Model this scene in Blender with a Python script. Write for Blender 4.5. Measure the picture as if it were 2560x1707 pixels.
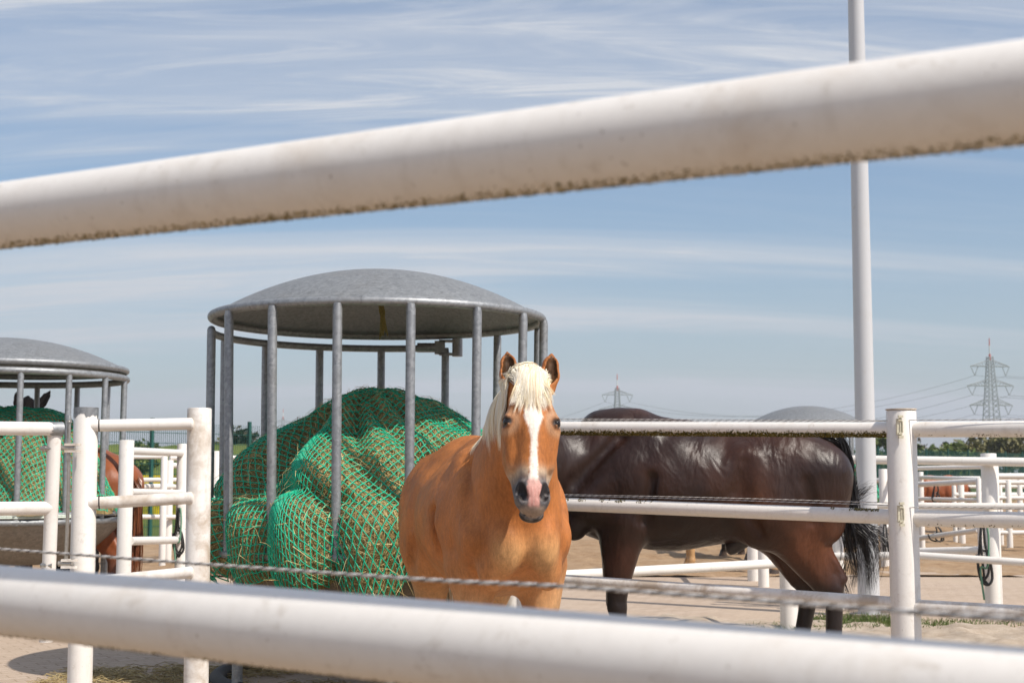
import bpy, math, random
import numpy as np

# ------------------------------------------------------------------ scene, camera, light
scn = bpy.context.scene
for o in list(bpy.data.objects):
    bpy.data.objects.remove(o)
R = math.radians
EYE = 1.25                      # camera height
FPX = 3556.0                    # focal length in photograph pixels (2560 wide), 50 mm lens
PITCH = math.atan(331.5 / FPX)

cam_d = bpy.data.cameras.new('camera')
cam = bpy.data.objects.new('camera', cam_d)
scn.collection.objects.link(cam)
cam_d.lens = 50.0
cam_d.sensor_width = 36.0
cam_d.clip_start = 0.05
cam_d.clip_end = 20000
cam_d.dof.use_dof = True
cam_d.dof.focus_distance = 5.6
cam_d.dof.aperture_fstop = 8.0
cam.location = (0, 0, EYE)
cam.rotation_euler = (R(90) + PITCH, 0, 0)
scn.camera = cam

SUN_AZ, SUN_EL = 35.2, 50.0     # azimuth measured from +x towards the camera side (-y)
sun_dir = np.array([math.cos(R(SUN_EL)) * math.cos(R(SUN_AZ)), -math.cos(R(SUN_EL)) * math.sin(R(SUN_AZ)), math.sin(R(SUN_EL))])
sun_l = bpy.data.lights.new('sun', 'SUN')
sun_l.energy = 5.0
sun_l.angle = R(0.53)
sun_l.color = (1.0, 0.93, 0.84)
sun = bpy.data.objects.new('sun', sun_l)
scn.collection.objects.link(sun)
from mathutils import Vector, Matrix
sun.rotation_euler = Vector(-sun_dir).to_track_quat('-Z', 'Y').to_euler()

world = bpy.data.worlds.new('World')
scn.world = world
world.use_nodes = True
wt = world.node_tree
wt.nodes.clear()

def wnode(t, **kw):
    n = wt.nodes.new(t)
    for k, v in kw.items():
        setattr(n, k, v)
    return n

w_out = wnode('ShaderNodeOutputWorld')
w_bg = wnode('ShaderNodeBackground')
w_bg.inputs['Strength'].default_value = 0.110
sky = wnode('ShaderNodeTexSky', sky_type='NISHITA')
sky.sun_disc = False
sky.sun_elevation = R(SUN_EL)
# blender: rotation 0 puts the sun on +Y, positive turns clockwise seen from above
sky.sun_rotation = math.atan2(sun_dir[0], sun_dir[1])
sky.air_density = 1.0
sky.dust_density = 1.2
sky.ozone_density = 1.6
w_tc = wnode('ShaderNodeTexCoord')
w_sep = wnode('ShaderNodeSeparateXYZ')
wt.links.new(w_tc.outputs['Generated'], w_sep.inputs[0])

def wmath(op, a, b=None, clamp=False):
    n = wnode('ShaderNodeMath', operation=op)
    n.use_clamp = clamp
    for i, x in enumerate((a, b)):
        if x is None:
            continue
        if isinstance(x, (int, float)):
            n.inputs[i].default_value = x
        else:
            wt.links.new(x, n.inputs[i])
    return n.outputs[0]

zc = wmath('MAXIMUM', w_sep.outputs['Z'], 0.02)
zc = wmath('ADD', zc, 0.25)
px_ = wmath('DIVIDE', w_sep.outputs['X'], zc)
py_ = wmath('DIVIDE', w_sep.outputs['Y'], zc)

def wcloud(rot, sx, sy, off, scale, detail, rough, dist, lo, hi):
    cmb = wnode('ShaderNodeCombineXYZ')
    wt.links.new(px_, cmb.inputs[0]); wt.links.new(py_, cmb.inputs[1])
    cmb.inputs[2].default_value = off
    mp = wnode('ShaderNodeMapping')
    mp.inputs['Rotation'].default_value = (0, 0, R(rot))
    mp.inputs['Scale'].default_value = (sx, sy, 1)
    wt.links.new(cmb.outputs[0], mp.inputs[0])
    nz = wnode('ShaderNodeTexNoise')
    nz.inputs['Scale'].default_value = scale
    nz.inputs['Detail'].default_value = detail
    nz.inputs['Roughness'].default_value = rough
    nz.inputs['Distortion'].default_value = dist
    wt.links.new(mp.outputs[0], nz.inputs['Vector'])
    mr = wnode('ShaderNodeMapRange', interpolation_type='SMOOTHSTEP')
    mr.inputs['From Min'].default_value = lo
    mr.inputs['From Max'].default_value = hi
    wt.links.new(nz.outputs[0], mr.inputs['Value'])
    return mr.outputs[0]

c1 = wcloud(-27, 0.22, 2.7, 7.7, 1.0, 4.0, 0.48, 0.5, 0.42, 0.62)      # long cirrus bands
c2 = wcloud(-30, 1.1, 7.0, 9.1, 1.6, 8.0, 0.65, 1.2, 0.40, 0.75)       # fibrous wisps inside the bands
c3 = wcloud(14, 0.14, 4.6, 5.3, 1.0, 3.0, 0.45, 0.3, 0.53, 0.68)       # crossing contrail streaks
cm = wmath('MULTIPLY', c1, wmath('ADD', wmath('MULTIPLY', c2, 0.60), 0.45))
cm = wmath('ADD', cm, wmath('MULTIPLY', c3, 0.48))
cm = wmath('ADD', cm, wmath('MULTIPLY', c2, 0.08))
cm = wmath('ADD', cm, 0.02, True)
cm = wmath('MINIMUM', cm, 0.90)
mixc = wnode('ShaderNodeMixRGB')
wt.links.new(cm, mixc.inputs[0])
hsv = wnode('ShaderNodeHueSaturation')
hsv.inputs['Saturation'].default_value = 1.2
hsv.inputs['Value'].default_value = 1.22
wt.links.new(sky.outputs[0], hsv.inputs['Color'])
wt.links.new(hsv.outputs[0], mixc.inputs[1])
mixc.inputs[2].default_value = (7.1, 7.25, 7.6, 1)
# thin bright haze towards the horizon, the same all round
hz = wmath('MULTIPLY', wmath('POWER', 2.718, wmath('MULTIPLY', wmath('MAXIMUM', w_sep.outputs['Z'], 0.0), -7.5)), 0.92)
mixh = wnode('ShaderNodeMixRGB')
wt.links.new(hz, mixh.inputs[0])
wt.links.new(mixc.outputs[0], mixh.inputs[1])
mixh.inputs[2].default_value = (4.2, 4.8, 5.6, 1)
mixc = mixh
wt.links.new(mixc.outputs[0], w_bg.inputs['Color'])
wt.links.new(w_bg.outputs[0], w_out.inputs['Surface'])

scn.view_settings.view_transform = 'Standard'
scn.view_settings.look = 'None'
scn.view_settings.exposure = -0.07
scn.view_settings.gamma = 1.0
scn.view_settings.use_curve_mapping = False
scn.cycles.max_bounces = 6
scn.cycles.transparent_max_bounces = 8
scn.cycles.use_adaptive_sampling = True

rng = np.random.default_rng(7)
random.seed(7)

# ------------------------------------------------------------------ helpers
def at(u, v, depth):
    """photograph pixel (2560 x 1707) and distance along +Y -> point in the place"""
    a = (u - 1280.0) / FPX
    b = -(v - 853.5) / FPX
    cp, sp = math.cos(PITCH), math.sin(PITCH)
    t = depth / (cp - b * sp)
    return np.array([t * a, depth, EYE + t * (sp + b * cp)])

def norm(v):
    v = np.asarray(v, float)
    return v / max(np.linalg.norm(v), 1e-9)

def tag(o, label=None, cat=None, group=None, kind=None):
    if label: o['label'] = label
    if cat: o['category'] = cat
    if group: o['group'] = group
    if kind: o['kind'] = kind
    return o

def empty(name, loc=(0, 0, 0), rz=0.0, label=None, cat=None, group=None, kind=None):
    o = bpy.data.objects.new(name, None)
    o.empty_display_size = 0.1
    scn.collection.objects.link(o)
    o.location = loc
    o.rotation_euler = (0, 0, rz)
    return tag(o, label, cat, group, kind)

def raw_mesh(name, V, F, mats, parent=None, smooth=True, col=None, mat_idx=None, loc=None):
    """V (n,3) array; F list of arrays (each (m,k)) ; returns object"""
    if isinstance(F, np.ndarray):
        F = [F]
    me = bpy.data.meshes.new(name)
    V = np.asarray(V, np.float32)
    me.vertices.add(len(V))
    me.vertices.foreach_set('co', V.ravel())
    nl = sum(f.size for f in F)
    npoly = sum(len(f) for f in F)
    me.loops.add(nl)
    me.polygons.add(npoly)
    me.loops.foreach_set('vertex_index', np.concatenate([f.ravel() for f in F]).astype(np.int32))
    tot = np.concatenate([np.full(len(f), f.shape[1], np.int32) for f in F])
    st = np.concatenate([[0], np.cumsum(tot)[:-1]]).astype(np.int32)
    me.polygons.foreach_set('loop_start', st)
    me.polygons.foreach_set('loop_total', tot)
    if smooth is not None:
        me.polygons.foreach_set('use_smooth', np.full(npoly, bool(smooth)))
    if mat_idx is not None:
        me.polygons.foreach_set('material_index', np.asarray(mat_idx, np.int32))
    me.update(calc_edges=True)
    me.validate()
    if not isinstance(mats, (list, tuple)):
        mats = [mats]
    for m in mats:
        me.materials.append(m)
    if col is not None:
        ca = me.color_attributes.new('Col', 'FLOAT_COLOR', 'POINT')
        c4 = np.ones((len(V), 4), np.float32)
        c4[:, :3] = col
        ca.data.foreach_set('color', c4.ravel())
    o = bpy.data.objects.new(name, me)
    scn.collection.objects.link(o)
    if parent is not None:
        o.parent = parent
    if loc is not None:
        o.location = loc
    return o

def copy_obj(o, parent=None, loc=None, rot=None):
    c = o.copy()
    scn.collection.objects.link(c)
    c.parent = parent
    if loc is not None: c.location = loc
    if rot is not None: c.rotation_euler = rot
    return c

def frames(P):
    """P (N,S,3) -> tangent, two normals"""
    T = np.gradient(P, axis=1)
    T /= np.maximum(np.linalg.norm(T, axis=2, keepdims=True), 1e-9)
    ref = np.zeros_like(T); ref[..., 2] = 1.0
    vert = np.abs(T[..., 2]) > 0.95
    # one reference per path so that frames do not flip
    pv = vert.any(axis=1)
    ref[pv] = np.array([0.31, 0.95, 0.05])
    A = np.cross(T, ref); A /= np.maximum(np.linalg.norm(A, axis=2, keepdims=True), 1e-9)
    B = np.cross(A, T)
    return T, A, B

def tubes(P, Rr, sides=8, caps=True):
    """many tubes at once; P (N,S,3), Rr scalar or (N,S). returns V, [faces]"""
    P = np.asarray(P, float)
    if P.ndim == 2: P = P[None]
    N, S, _ = P.shape
    Rr = np.broadcast_to(np.asarray(Rr, float), (N, S)) if np.ndim(Rr) != 1 or len(np.shape(Rr)) == 0 else np.broadcast_to(np.asarray(Rr, float)[None, :], (N, S))
    T, A, B = frames(P)
    ang = np.arange(sides) * 2 * math.pi / sides
    V = P[:, :, None, :] + Rr[:, :, None, None] * (A[:, :, None, :] * np.cos(ang)[None, None, :, None] + B[:, :, None, :] * np.sin(ang)[None, None, :, None])
    idx = np.arange(N * S * sides).reshape(N, S, sides)
    a = idx[:, :-1]; b = idx[:, 1:]
    a2 = np.roll(a, -1, axis=2); b2 = np.roll(b, -1, axis=2)
    F = [np.stack([a, a2, b2, b], -1).reshape(-1, 4)]
    if caps:
        F.append(idx[:, 0, ::-1].reshape(N, sides))
        F.append(idx[:, -1, :].reshape(N, sides))
    return V.reshape(-1, 3), F

def lathe(prof, sides=32, arc=(0, 2 * math.pi), closed=True):
    prof = np.asarray(prof, float)
    S = len(prof)
    n = sides if closed else sides + 1
    th = arc[0] + (arc[1] - arc[0]) * np.arange(n) / sides
    V = np.stack([prof[:, None, 0] * np.cos(th)[None], prof[:, None, 0] * np.sin(th)[None], np.broadcast_to(prof[:, None, 1], (S, n))], -1)
    idx = np.arange(S * n).reshape(S, n)
    if closed:
        a = idx[:-1]; b = idx[1:]; a2 = np.roll(a, -1, 1); b2 = np.roll(b, -1, 1)
    else:
        a = idx[:-1, :-1]; b = idx[1:, :-1]; a2 = idx[:-1, 1:]; b2 = idx[1:, 1:]
    return V.reshape(-1, 3), [np.stack([a, a2, b2, b], -1).reshape(-1, 4)]

class MB:
    def __init__(s):
        s.V = []; s.F = {}; s.n = 0; s.mi = {}
    def add(s, V, F, mi=0):
        V = np.asarray(V, float)
        if isinstance(F, np.ndarray): F = [F]
        for f in F:
            s.F.setdefault((f.shape[1], mi), []).append(f + s.n)
        s.V.append(V); s.n += len(V)
        return s
    def tube(s, P, r, sides=12, caps=True, mi=0):
        V, F = tubes(np.asarray(P, float), r, sides, caps)
        return s.add(V, F, mi)
    def box(s, c, h, rot=None, mi=0, axes=None):
        c = np.asarray(c, float); h = np.asarray(h, float)
        q = np.array([[x, y, z] for x in (-1, 1) for y in (-1, 1) for z in (-1, 1)], float) * h
        if rot is not None:
            ca, sa = math.cos(rot), math.sin(rot)
            q = q @ np.array([[ca, sa, 0], [-sa, ca, 0], [0, 0, 1]])
        if axes is not None:
            q = q @ np.asarray(axes, float)
        F = np.array([[0, 1, 3, 2], [4, 6, 7, 5], [0, 4, 5, 1], [2, 3, 7, 6], [0, 2, 6, 4], [1, 5, 7, 3]])
        return s.add(q + c, F, mi)
    def lathe(s, prof, sides=24, loc=(0, 0, 0), mi=0):
        V, F = lathe(prof, sides)
        return s.add(V + np.asarray(loc, float), F, mi)
    def build(s, name, mats, parent=None, smooth=True, loc=None, col=None):
        keys = sorted(s.F)
        F = [np.concatenate(s.F[k]) for k in keys]
        mi = np.concatenate([np.full(len(f), k[1]) for f, k in zip(F, keys)])
        return raw_mesh(name, np.concatenate(s.V), F, mats, parent, smooth, col, mi, loc)

def auto_smooth(o, deg=35):
    me = o.data
    me.update()
    try:
        me.set_sharp_from_angle(angle=R(deg))
    except Exception:
        pass
    return o

def smooth_path(pts, n):
    """Catmull-Rom through pts -> n points"""
    pts = np.asarray(pts, float)
    if len(pts) == 2:
        t = np.linspace(0, 1, n)[:, None]
        return pts[0] * (1 - t) + pts[1] * t
    p = np.vstack([2 * pts[0] - pts[1], pts, 2 * pts[-1] - pts[-2]])
    t = np.linspace(0, len(pts) - 1 - 1e-9, n)
    i = t.astype(int); f = (t - i)[:, None]
    a, b, c, d = p[i], p[i + 1], p[i + 2], p[i + 3]
    return 0.5 * (2 * b + (c - a) * f + (2 * a - 5 * b + 4 * c - d) * f ** 2 + (3 * b - a - 3 * c + d) * f ** 3)

def vnoise(P, scale=1.0, seed=0):
    """smooth value noise, vectorised, -1..1"""
    P = np.asarray(P, float) * scale + seed * 17.31
    i = np.floor(P).astype(np.int64); f = P - i
    f = f * f * (3 - 2 * f)
    def h(x, y, z):
        n = (x * 374761393 + y * 668265263 + z * 2147483647 + seed * 974711) & 0xFFFFFFFF
        n = ((n ^ (n >> 13)) * 1274126177) & 0xFFFFFFFF
        return ((n ^ (n >> 16)) & 0xFFFF) / 32767.5 - 1
    r = 0
    for dx in (0, 1):
        for dy in (0, 1):
            for dz in (0, 1):
                w = (f[..., 0] if dx else 1 - f[..., 0]) * (f[..., 1] if dy else 1 - f[..., 1]) * (f[..., 2] if dz else 1 - f[..., 2])
                r = r + w * h(i[..., 0] + dx, i[..., 1] + dy, i[..., 2] + dz)
    return r

def sstep(a, b, x):
    t = np.clip((x - a) / (b - a), 0, 1)
    return t * t * (3 - 2 * t)

# ------------------------------------------------------------------ materials
class NT:
    def __init__(s, name):
        s.m = bpy.data.materials.new(name)
        s.m.use_nodes = True
        s.t = s.m.node_tree
        s.b = s.t.nodes['Principled BSDF']
    def n(s, t, **kw):
        x = s.t.nodes.new(t)
        for k, v in kw.items(): setattr(x, k, v)
        return x
    def l(s, a, b): s.t.links.new(a, b)
    def coord(s, kind='Object', scale=(1, 1, 1), rot=(0, 0, 0)):
        tc = s.n('ShaderNodeTexCoord'); mp = s.n('ShaderNodeMapping')
        mp.inputs['Scale'].default_value = scale
        mp.inputs['Rotation'].default_value = rot
        s.l(tc.outputs[kind], mp.inputs[0])
        return mp.outputs[0]
    def geo(s, scale=(1, 1, 1), rot=(0, 0, 0)):
        g = s.n('ShaderNodeNewGeometry'); mp = s.n('ShaderNodeMapping')
        mp.inputs['Scale'].default_value = scale
        mp.inputs['Rotation'].default_value = rot
        s.l(g.outputs['Position'], mp.inputs[0])
        return mp.outputs[0]
    def noise(s, vec, scale, detail=4, rough=0.55, dist=0.0):
        x = s.n('ShaderNodeTexNoise')
        x.inputs['Scale'].default_value = scale; x.inputs['Detail'].default_value = detail
        x.inputs['Roughness'].default_value = rough; x.inputs['Distortion'].default_value = dist
        if vec is not None: s.l(vec, x.inputs['Vector'])
        return x.outputs[0]
    def ramp(s, f, stops):
        x = s.n('ShaderNodeValToRGB')
        el = x.color_ramp.elements
        while len(el) < len(stops): el.new(0.5)
        for e, (p, c) in zip(el, stops):
            e.position = p
            e.color = (c, c, c, 1) if isinstance(c, (int, float)) else (*c, 1)
        s.l(f, x.inputs[0])
        return x.outputs[0]
    def mix(s, f, a, b, mode='MIX'):
        x = s.n('ShaderNodeMixRGB', blend_type=mode)
        for i, q in enumerate((f, a, b)):
            if isinstance(q, (int, float)): x.inputs[i].default_value = q
            elif isinstance(q, tuple): x.inputs[i].default_value = (*q, 1)
            else: s.l(q, x.inputs[i])
        return x.outputs[0]
    def math(s, op, a, b=None, clamp=False):
        x = s.n('ShaderNodeMath', operation=op); x.use_clamp = clamp
        for i, q in enumerate((a, b)):
            if q is None: continue
            if isinstance(q, (int, float)): x.inputs[i].default_value = q
            else: s.l(q, x.inputs[i])
        return x.outputs[0]
    def bump(s, h, strength=0.3, dist=0.01):
        x = s.n('ShaderNodeBump')
        x.inputs['Strength'].default_value = strength; x.inputs['Distance'].default_value = dist
        s.l(h, x.inputs['Height']); s.l(x.outputs[0], s.b.inputs['Normal'])
    def set(s, **kw):
        for k, v in kw.items():
            i = s.b.inputs[{'base': 'Base Color', 'rough': 'Roughness', 'metal': 'Metallic', 'spec': 'Specular IOR Level', 'coat': 'Coat Weight', 'sheen': 'Sheen Weight'}[k]]
            if isinstance(v, tuple): i.default_value = (*v, 1)
            elif isinstance(v, (int, float)): i.default_value = v
            else: s.l(v, i)
        return s

def mat_white(name, base=(0.78, 0.745, 0.695), dirt=0.38, dirtcol=(0.36, 0.27, 0.18), scale=5.0, lo=0.56, hi=0.78):
    t = NT(name)
    g = t.geo()
    big = t.noise(g, scale, 6, 0.65, 0.3)
    fine = t.noise(g, 60, 3, 0.6)
    spk = t.noise(g, 150, 2, 0.5)
    m = t.math('MULTIPLY', t.ramp(big, [(lo, 0.0), (hi, 1.0)]), dirt, True)
    c = t.mix(m, base, dirtcol)
    c = t.mix(t.ramp(fine, [(0.35, 0.12), (0.65, 0.0)]), c, (0.55, 0.52, 0.47))
    c = t.mix(t.ramp(spk, [(0.70, 0.0), (0.76, 0.55)]), c, (0.25, 0.19, 0.13))
    blot = t.noise(g, 22, 5, 0.75, 0.6)
    c = t.mix(t.ramp(blot, [(0.60, 0.0), (0.68, 0.30), (0.80, 0.55)]), c, (0.40, 0.33, 0.25))
    drip = t.noise(t.geo((38, 38, 5)), 1.0, 4, 0.6)
    c = t.mix(t.math('MULTIPLY', t.ramp(drip, [(0.56, 0.0), (0.75, 0.5)]), dirt, True), c, (0.45, 0.39, 0.31))
    t.set(base=c, rough=t.ramp(big, [(0.3, 0.34), (0.8, 0.6)]), spec=0.5)
    t.bump(fine, 0.08, 0.002)
    return t.m

def mat_plain(name, col, rough=0.5, metal=0.0, var=0.25, scale=20, bump=0.1, spec=0.5):
    t = NT(name)
    g = t.geo()
    n = t.noise(g, scale, 4, 0.6)
    lo = tuple(c * (1 - var) for c in col); hi = tuple(min(1, c * (1 + var)) for c in col)
    t.set(base=t.ramp(n, [(0.3, lo), (0.7, hi)]), rough=rough, metal=metal, spec=spec)
    if bump: t.bump(n, bump, 0.004)
    return t.m

def mat_galv(name, base=(0.36, 0.375, 0.385), rough=0.48, metal=0.55, dirt=0.25, scale=1.0):
    t = NT(name)
    g = t.geo()
    vo = t.n('ShaderNodeTexVoronoi'); vo.inputs['Scale'].default_value = 55 * scale
    dst = t.noise(g, 20 * scale, 3, 0.6)
    t.l(t.mix(0.06, g, dst), vo.inputs['Vector'])
    bw = t.n('ShaderNodeRGBToBW'); t.l(vo.outputs['Color'], bw.inputs[0])
    n1 = t.noise(g, 14 * scale, 6, 0.7)
    n2 = t.noise(g, 3, 4, 0.6)
    lo = tuple(c * 0.78 for c in base); hi = tuple(min(1, c * 1.22) for c in base)
    c = t.ramp(bw.outputs[0], [(0.15, lo), (0.85, hi)])
    c = t.mix(t.ramp(n1, [(0.35, 0.0), (0.75, 0.5)]), c, tuple(min(1, x * 1.35) for x in base))
    c = t.mix(t.math('MULTIPLY', t.ramp(n2, [(0.5, 0.0), (0.8, 1.0)]), dirt), c, (0.20, 0.16, 0.11))
    t.set(base=c, rough=t.ramp(n1, [(0.3, rough - 0.06), (0.7, rough + 0.14)]), metal=metal)
    t.bump(n1, 0.08, 0.003)
    return t.m

def mat_vcol(name, rough=0.55, var=0.2, scale=40, stretch=(1, 1, 1), bump=0.15, spec=0.35, sheen=0.0, fine=None):
    """colour from the vertex attribute 'Col' (coat pattern), fine grain from noise"""
    t = NT(name)
    a = t.n('ShaderNodeVertexColor'); a.layer_name = 'Col'
    co = t.coord('Object', stretch)
    n = t.noise(co, scale, 4, 0.65)
    c = t.mix(1.0, a.outputs[0], t.ramp(n, [(0.25, 1 - var), (0.75, 1 + var * 0.6)]), 'MULTIPLY')
    t.set(base=c, rough=rough, spec=spec, sheen=sheen)
    if bump: t.bump(n, bump, 0.004)
    return t.m

M = {}
M['white'] = mat_white('white_paint')
M['white_clean'] = mat_white('white_paint_clean', dirt=0.12, scale=3)
M['white_dirty'] = mat_white('white_paint_dirty', dirt=0.75, scale=6.0, lo=0.44, hi=0.64)
M['pole'] = mat_white('pole_grey_white', base=(0.55, 0.56, 0.575), dirt=0.12, scale=2)
M['galv'] = mat_galv('galvanised_steel', base=(0.27, 0.282, 0.292))
M['galv_roof'] = mat_galv('galvanised_roof', base=(0.205, 0.215, 0.222), rough=0.55, metal=0.35, dirt=0.15, scale=1.3)
M['galv_far'] = mat_galv('galvanised_far', base=(0.33, 0.36, 0.35), metal=0.2)
M['trough'] = mat_galv('trough_steel', base=(0.24, 0.21, 0.175), rough=0.6, metal=0.2, dirt=0.7)
M['steel'] = mat_plain('bolt_steel', (0.42, 0.40, 0.37), 0.32, 0.8, 0.15, 60)
M['net'] = mat_plain('green_net_cord', (0.010, 0.42, 0.235), 0.5, 0, 0.3, 60, 0.1)
M['moss'] = mat_vcol('moss', 0.9, 0.5, 120, bump=0.4, spec=0.1)
M['hay'] = mat_vcol('hay_straw', 0.62, 0.25, 60, bump=0.0, spec=0.3)
M['hay_core'] = None
M['rope_white'] = mat_plain('rope_white', (0.62, 0.60, 0.57), 0.7, 0, 0.15, 200)
M['rope_dark'] = mat_plain('rope_dark', (0.17, 0.155, 0.145), 0.7, 0, 0.2, 200)
M['black_strap'] = mat_plain('black_strap', (0.02, 0.019, 0.018), 0.55, 0, 0.3, 80)
M['green_rope'] = mat_plain('green_rope', (0.12, 0.26, 0.17), 0.7, 0, 0.3, 150)
M['insul'] = mat_plain('insulator_plastic', (0.62, 0.58, 0.44), 0.45, 0, 0.15, 90)
M['fence_green'] = mat_plain('fence_green_wire', (0.012, 0.085, 0.07), 0.45, 0, 0.2, 30)
M['rubber'] = mat_plain('dark_rubber', (0.035, 0.033, 0.032), 0.7, 0, 0.3, 30)
M['pylon'] = mat_plain('pylon_steel', (0.30, 0.33, 0.33), 0.6, 0.1, 0.1, 1.0, 0)
M['pyl_red'] = mat_plain('pylon_red', (0.60, 0.10, 0.06), 0.6, 0, 0.1, 1.0, 0)
M['pyl_white'] = mat_plain('pylon_white', (0.75, 0.75, 0.74), 0.6, 0, 0.1, 1.0, 0)
M['cable'] = mat_plain('power_cable', (0.20, 0.21, 0.215), 0.6, 0.2, 0.1, 1.0, 0)
M['bark'] = mat_plain('bark', (0.10, 0.08, 0.06), 0.9, 0, 0.35, 12, 0.4)
M['leaf'] = mat_vcol('leaf', 0.6, 0.35, 3, bump=0.0, spec=0.3)
M['grass'] = mat_vcol('grass_blade', 0.6, 0.3, 8, bump=0.0, spec=0.3)
M['eye'] = mat_plain('eye_dark', (0.012, 0.008, 0.006), 0.08, 0, 0.2, 60, 0)

t = NT('hay_core')
g = t.geo((1, 1, 1))
n1 = t.noise(t.geo((60, 60, 200)), 1.0, 5, 0.7, 1.5)
n2 = t.noise(t.geo((220, 60, 60), (0.6, 0.4, 0.9)), 1.0, 4, 0.7, 1.2)
n3 = t.noise(g, 9, 4, 0.6)
c = t.ramp(t.mix(0.5, n1, n2), [(0.3, (0.16, 0.105, 0.04)), (0.5, (0.42, 0.31, 0.14)), (0.72, (0.68, 0.54, 0.27))])
c = t.mix(t.ramp(n3, [(0.4, 0.0), (0.75, 0.45)]), c, (0.24, 0.17, 0.08))
t.set(base=c, rough=0.85, spec=0.2)
t.bump(t.mix(0.5, n1, n2), 0.9, 0.02)
M['hay_core'] = t.m
# ------------------------------------------------------------------ ground
def grid_sheet(name, poly_fn, x0, x1, y0, y1, nx, ny, zfn, mat):
    X, Y = np.meshgrid(np.linspace(x0, x1, nx), np.linspace(y0, y1, ny), indexing='ij')
    Z = zfn(X, Y)
    V = np.stack([X, Y, Z], -1).reshape(-1, 3)
    idx = np.arange(nx * ny).reshape(nx, ny)
    F = np.stack([idx[:-1, :-1], idx[1:, :-1], idx[1:, 1:], idx[:-1, 1:]], -1).reshape(-1, 4)
    if poly_fn is not None:
        c = V[F].mean(1)
        F = F[poly_fn(c[:, 0], c[:, 1])]
    o = raw_mesh(name, V, F, mat, smooth=True)
    o['kind'] = 'structure'
    return o

# bare earth and distant fields, one sheet to the horizon
t = NT('earth_ground')
g = t.geo()
n1 = t.noise(g, 0.05, 5, 0.6); n2 = t.noise(g, 1.2, 6, 0.65); n3 = t.noise(g, 25, 4, 0.6)
c = t.ramp(n2, [(0.3, (0.22, 0.155, 0.10)), (0.7, (0.37, 0.275, 0.185))])
c = t.mix(t.ramp(n3, [(0.3, 0.5), (0.6, 0.0)]), c, (0.13, 0.085, 0.05))
t.set(base=c, rough=0.95, spec=0.1); t.bump(n3, 0.5, 0.03)
M['earth'] = t.m
o = raw_mesh('ground', np.array([[-6000, -200, -0.05], [6000, -200, -0.05], [6000, 9000, -0.05], [-6000, 9000, -0.05]]), np.array([[0, 1, 2, 3]]), M['earth'])
o['kind'] = 'structure'

# grass land beyond the mesh fence
t = NT('grass_land')
g = t.geo()
n1 = t.noise(g, 0.03, 5, 0.6); n2 = t.noise(g, 0.8, 6, 0.7)
c = t.ramp(n2, [(0.3, (0.05, 0.085, 0.015)), (0.7, (0.13, 0.17, 0.04))])
c = t.mix(t.ramp(n1, [(0.4, 0.0), (0.6, 0.6)]), c, (0.16, 0.16, 0.06))
t.set(base=c, rough=0.9, spec=0.1); t.bump(n2, 0.6, 0.1)
M['grassland'] = t.m
MF0, MF1 = np.array([-16.0, 15.5]), np.array([42.0, 92.0])      # line of the green mesh fence on the ground
def beyond_fence(x, y, off=0.0):
    d = MF1 - MF0; n = np.array([-d[1], d[0]]) / np.linalg.norm(d)
    return (x - MF0[0]) * n[0] + (y - MF0[1]) * n[1] > off
V = np.array([[-16, 15.5, -0.02], [42, 92, -0.02], [900, 1100, -0.02], [2500, 5000, -0.02], [-3000, 5000, -0.02], [-900, 15.5, -0.02]], float)
o = raw_mesh('grass_field', V, np.array([[0, 1, 2, 3, 4, 5]]), M['grassland'])
o['kind'] = 'structure'

# paved yard of worn interlocking concrete
t = NT('paved_concrete')
g = t.geo(rot=(0, 0, R(-32)))
br = t.n('ShaderNodeTexBrick')
br.inputs['Scale'].default_value = 1.0
br.inputs['Brick Width'].default_value = 0.20; br.inputs['Row Height'].default_value = 0.10
br.inputs['Mortar Size'].default_value = 0.006; br.inputs['Mortar Smooth'].default_value = 0.4
br.inputs['Color1'].default_value = (0.43, 0.335, 0.255, 1); br.inputs['Color2'].default_value = (0.50, 0.40, 0.315, 1)
br.inputs['Mortar'].default_value = (0.26, 0.19, 0.13, 1)
t.l(g, br.inputs['Vector'])
n2 = t.noise(t.geo(), 1.1, 6, 0.65); n3 = t.noise(t.geo(), 30, 4, 0.65)
c = t.mix(t.ramp(n2, [(0.42, 0.0), (0.62, 0.85)]), br.outputs[0], (0.47, 0.37, 0.28))
c = t.mix(t.ramp(n3, [(0.3, 0.35), (0.55, 0.0)]), c, (0.27, 0.20, 0.14))
t.set(base=c, rough=0.9, spec=0.2)
t.bump(t.mix(0.5, br.outputs[1], n3), 0.35, 0.006)
M['paved'] = t.m
def noise2(x, y, s, seed):
    return vnoise(np.stack([x, y, np.zeros_like(x)], -1), s, seed)
def paved_mask(x, y):
    w = 0.45 * noise2(x, y, 0.5, 3) + 0.2 * noise2(x, y, 2.0, 4)
    front = np.where(x > 1.0, 12.3 - 0.32 * (x - 1.0), 4.2 - 0.6 * x) + w * 0.6
    front = np.where((x > 0.2) & (x <= 1.0), 10.6 + w * 0.5, front)
    back = 18.6 + 0.05 * x + w
    return (y > front) & (y < back)
grid_sheet('paved_yard', paved_mask, -26, 34, -3, 20, 301, 161, lambda x, y: 0.004 + 0.006 * noise2(x, y, 0.35, 5), M['paved'])

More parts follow.
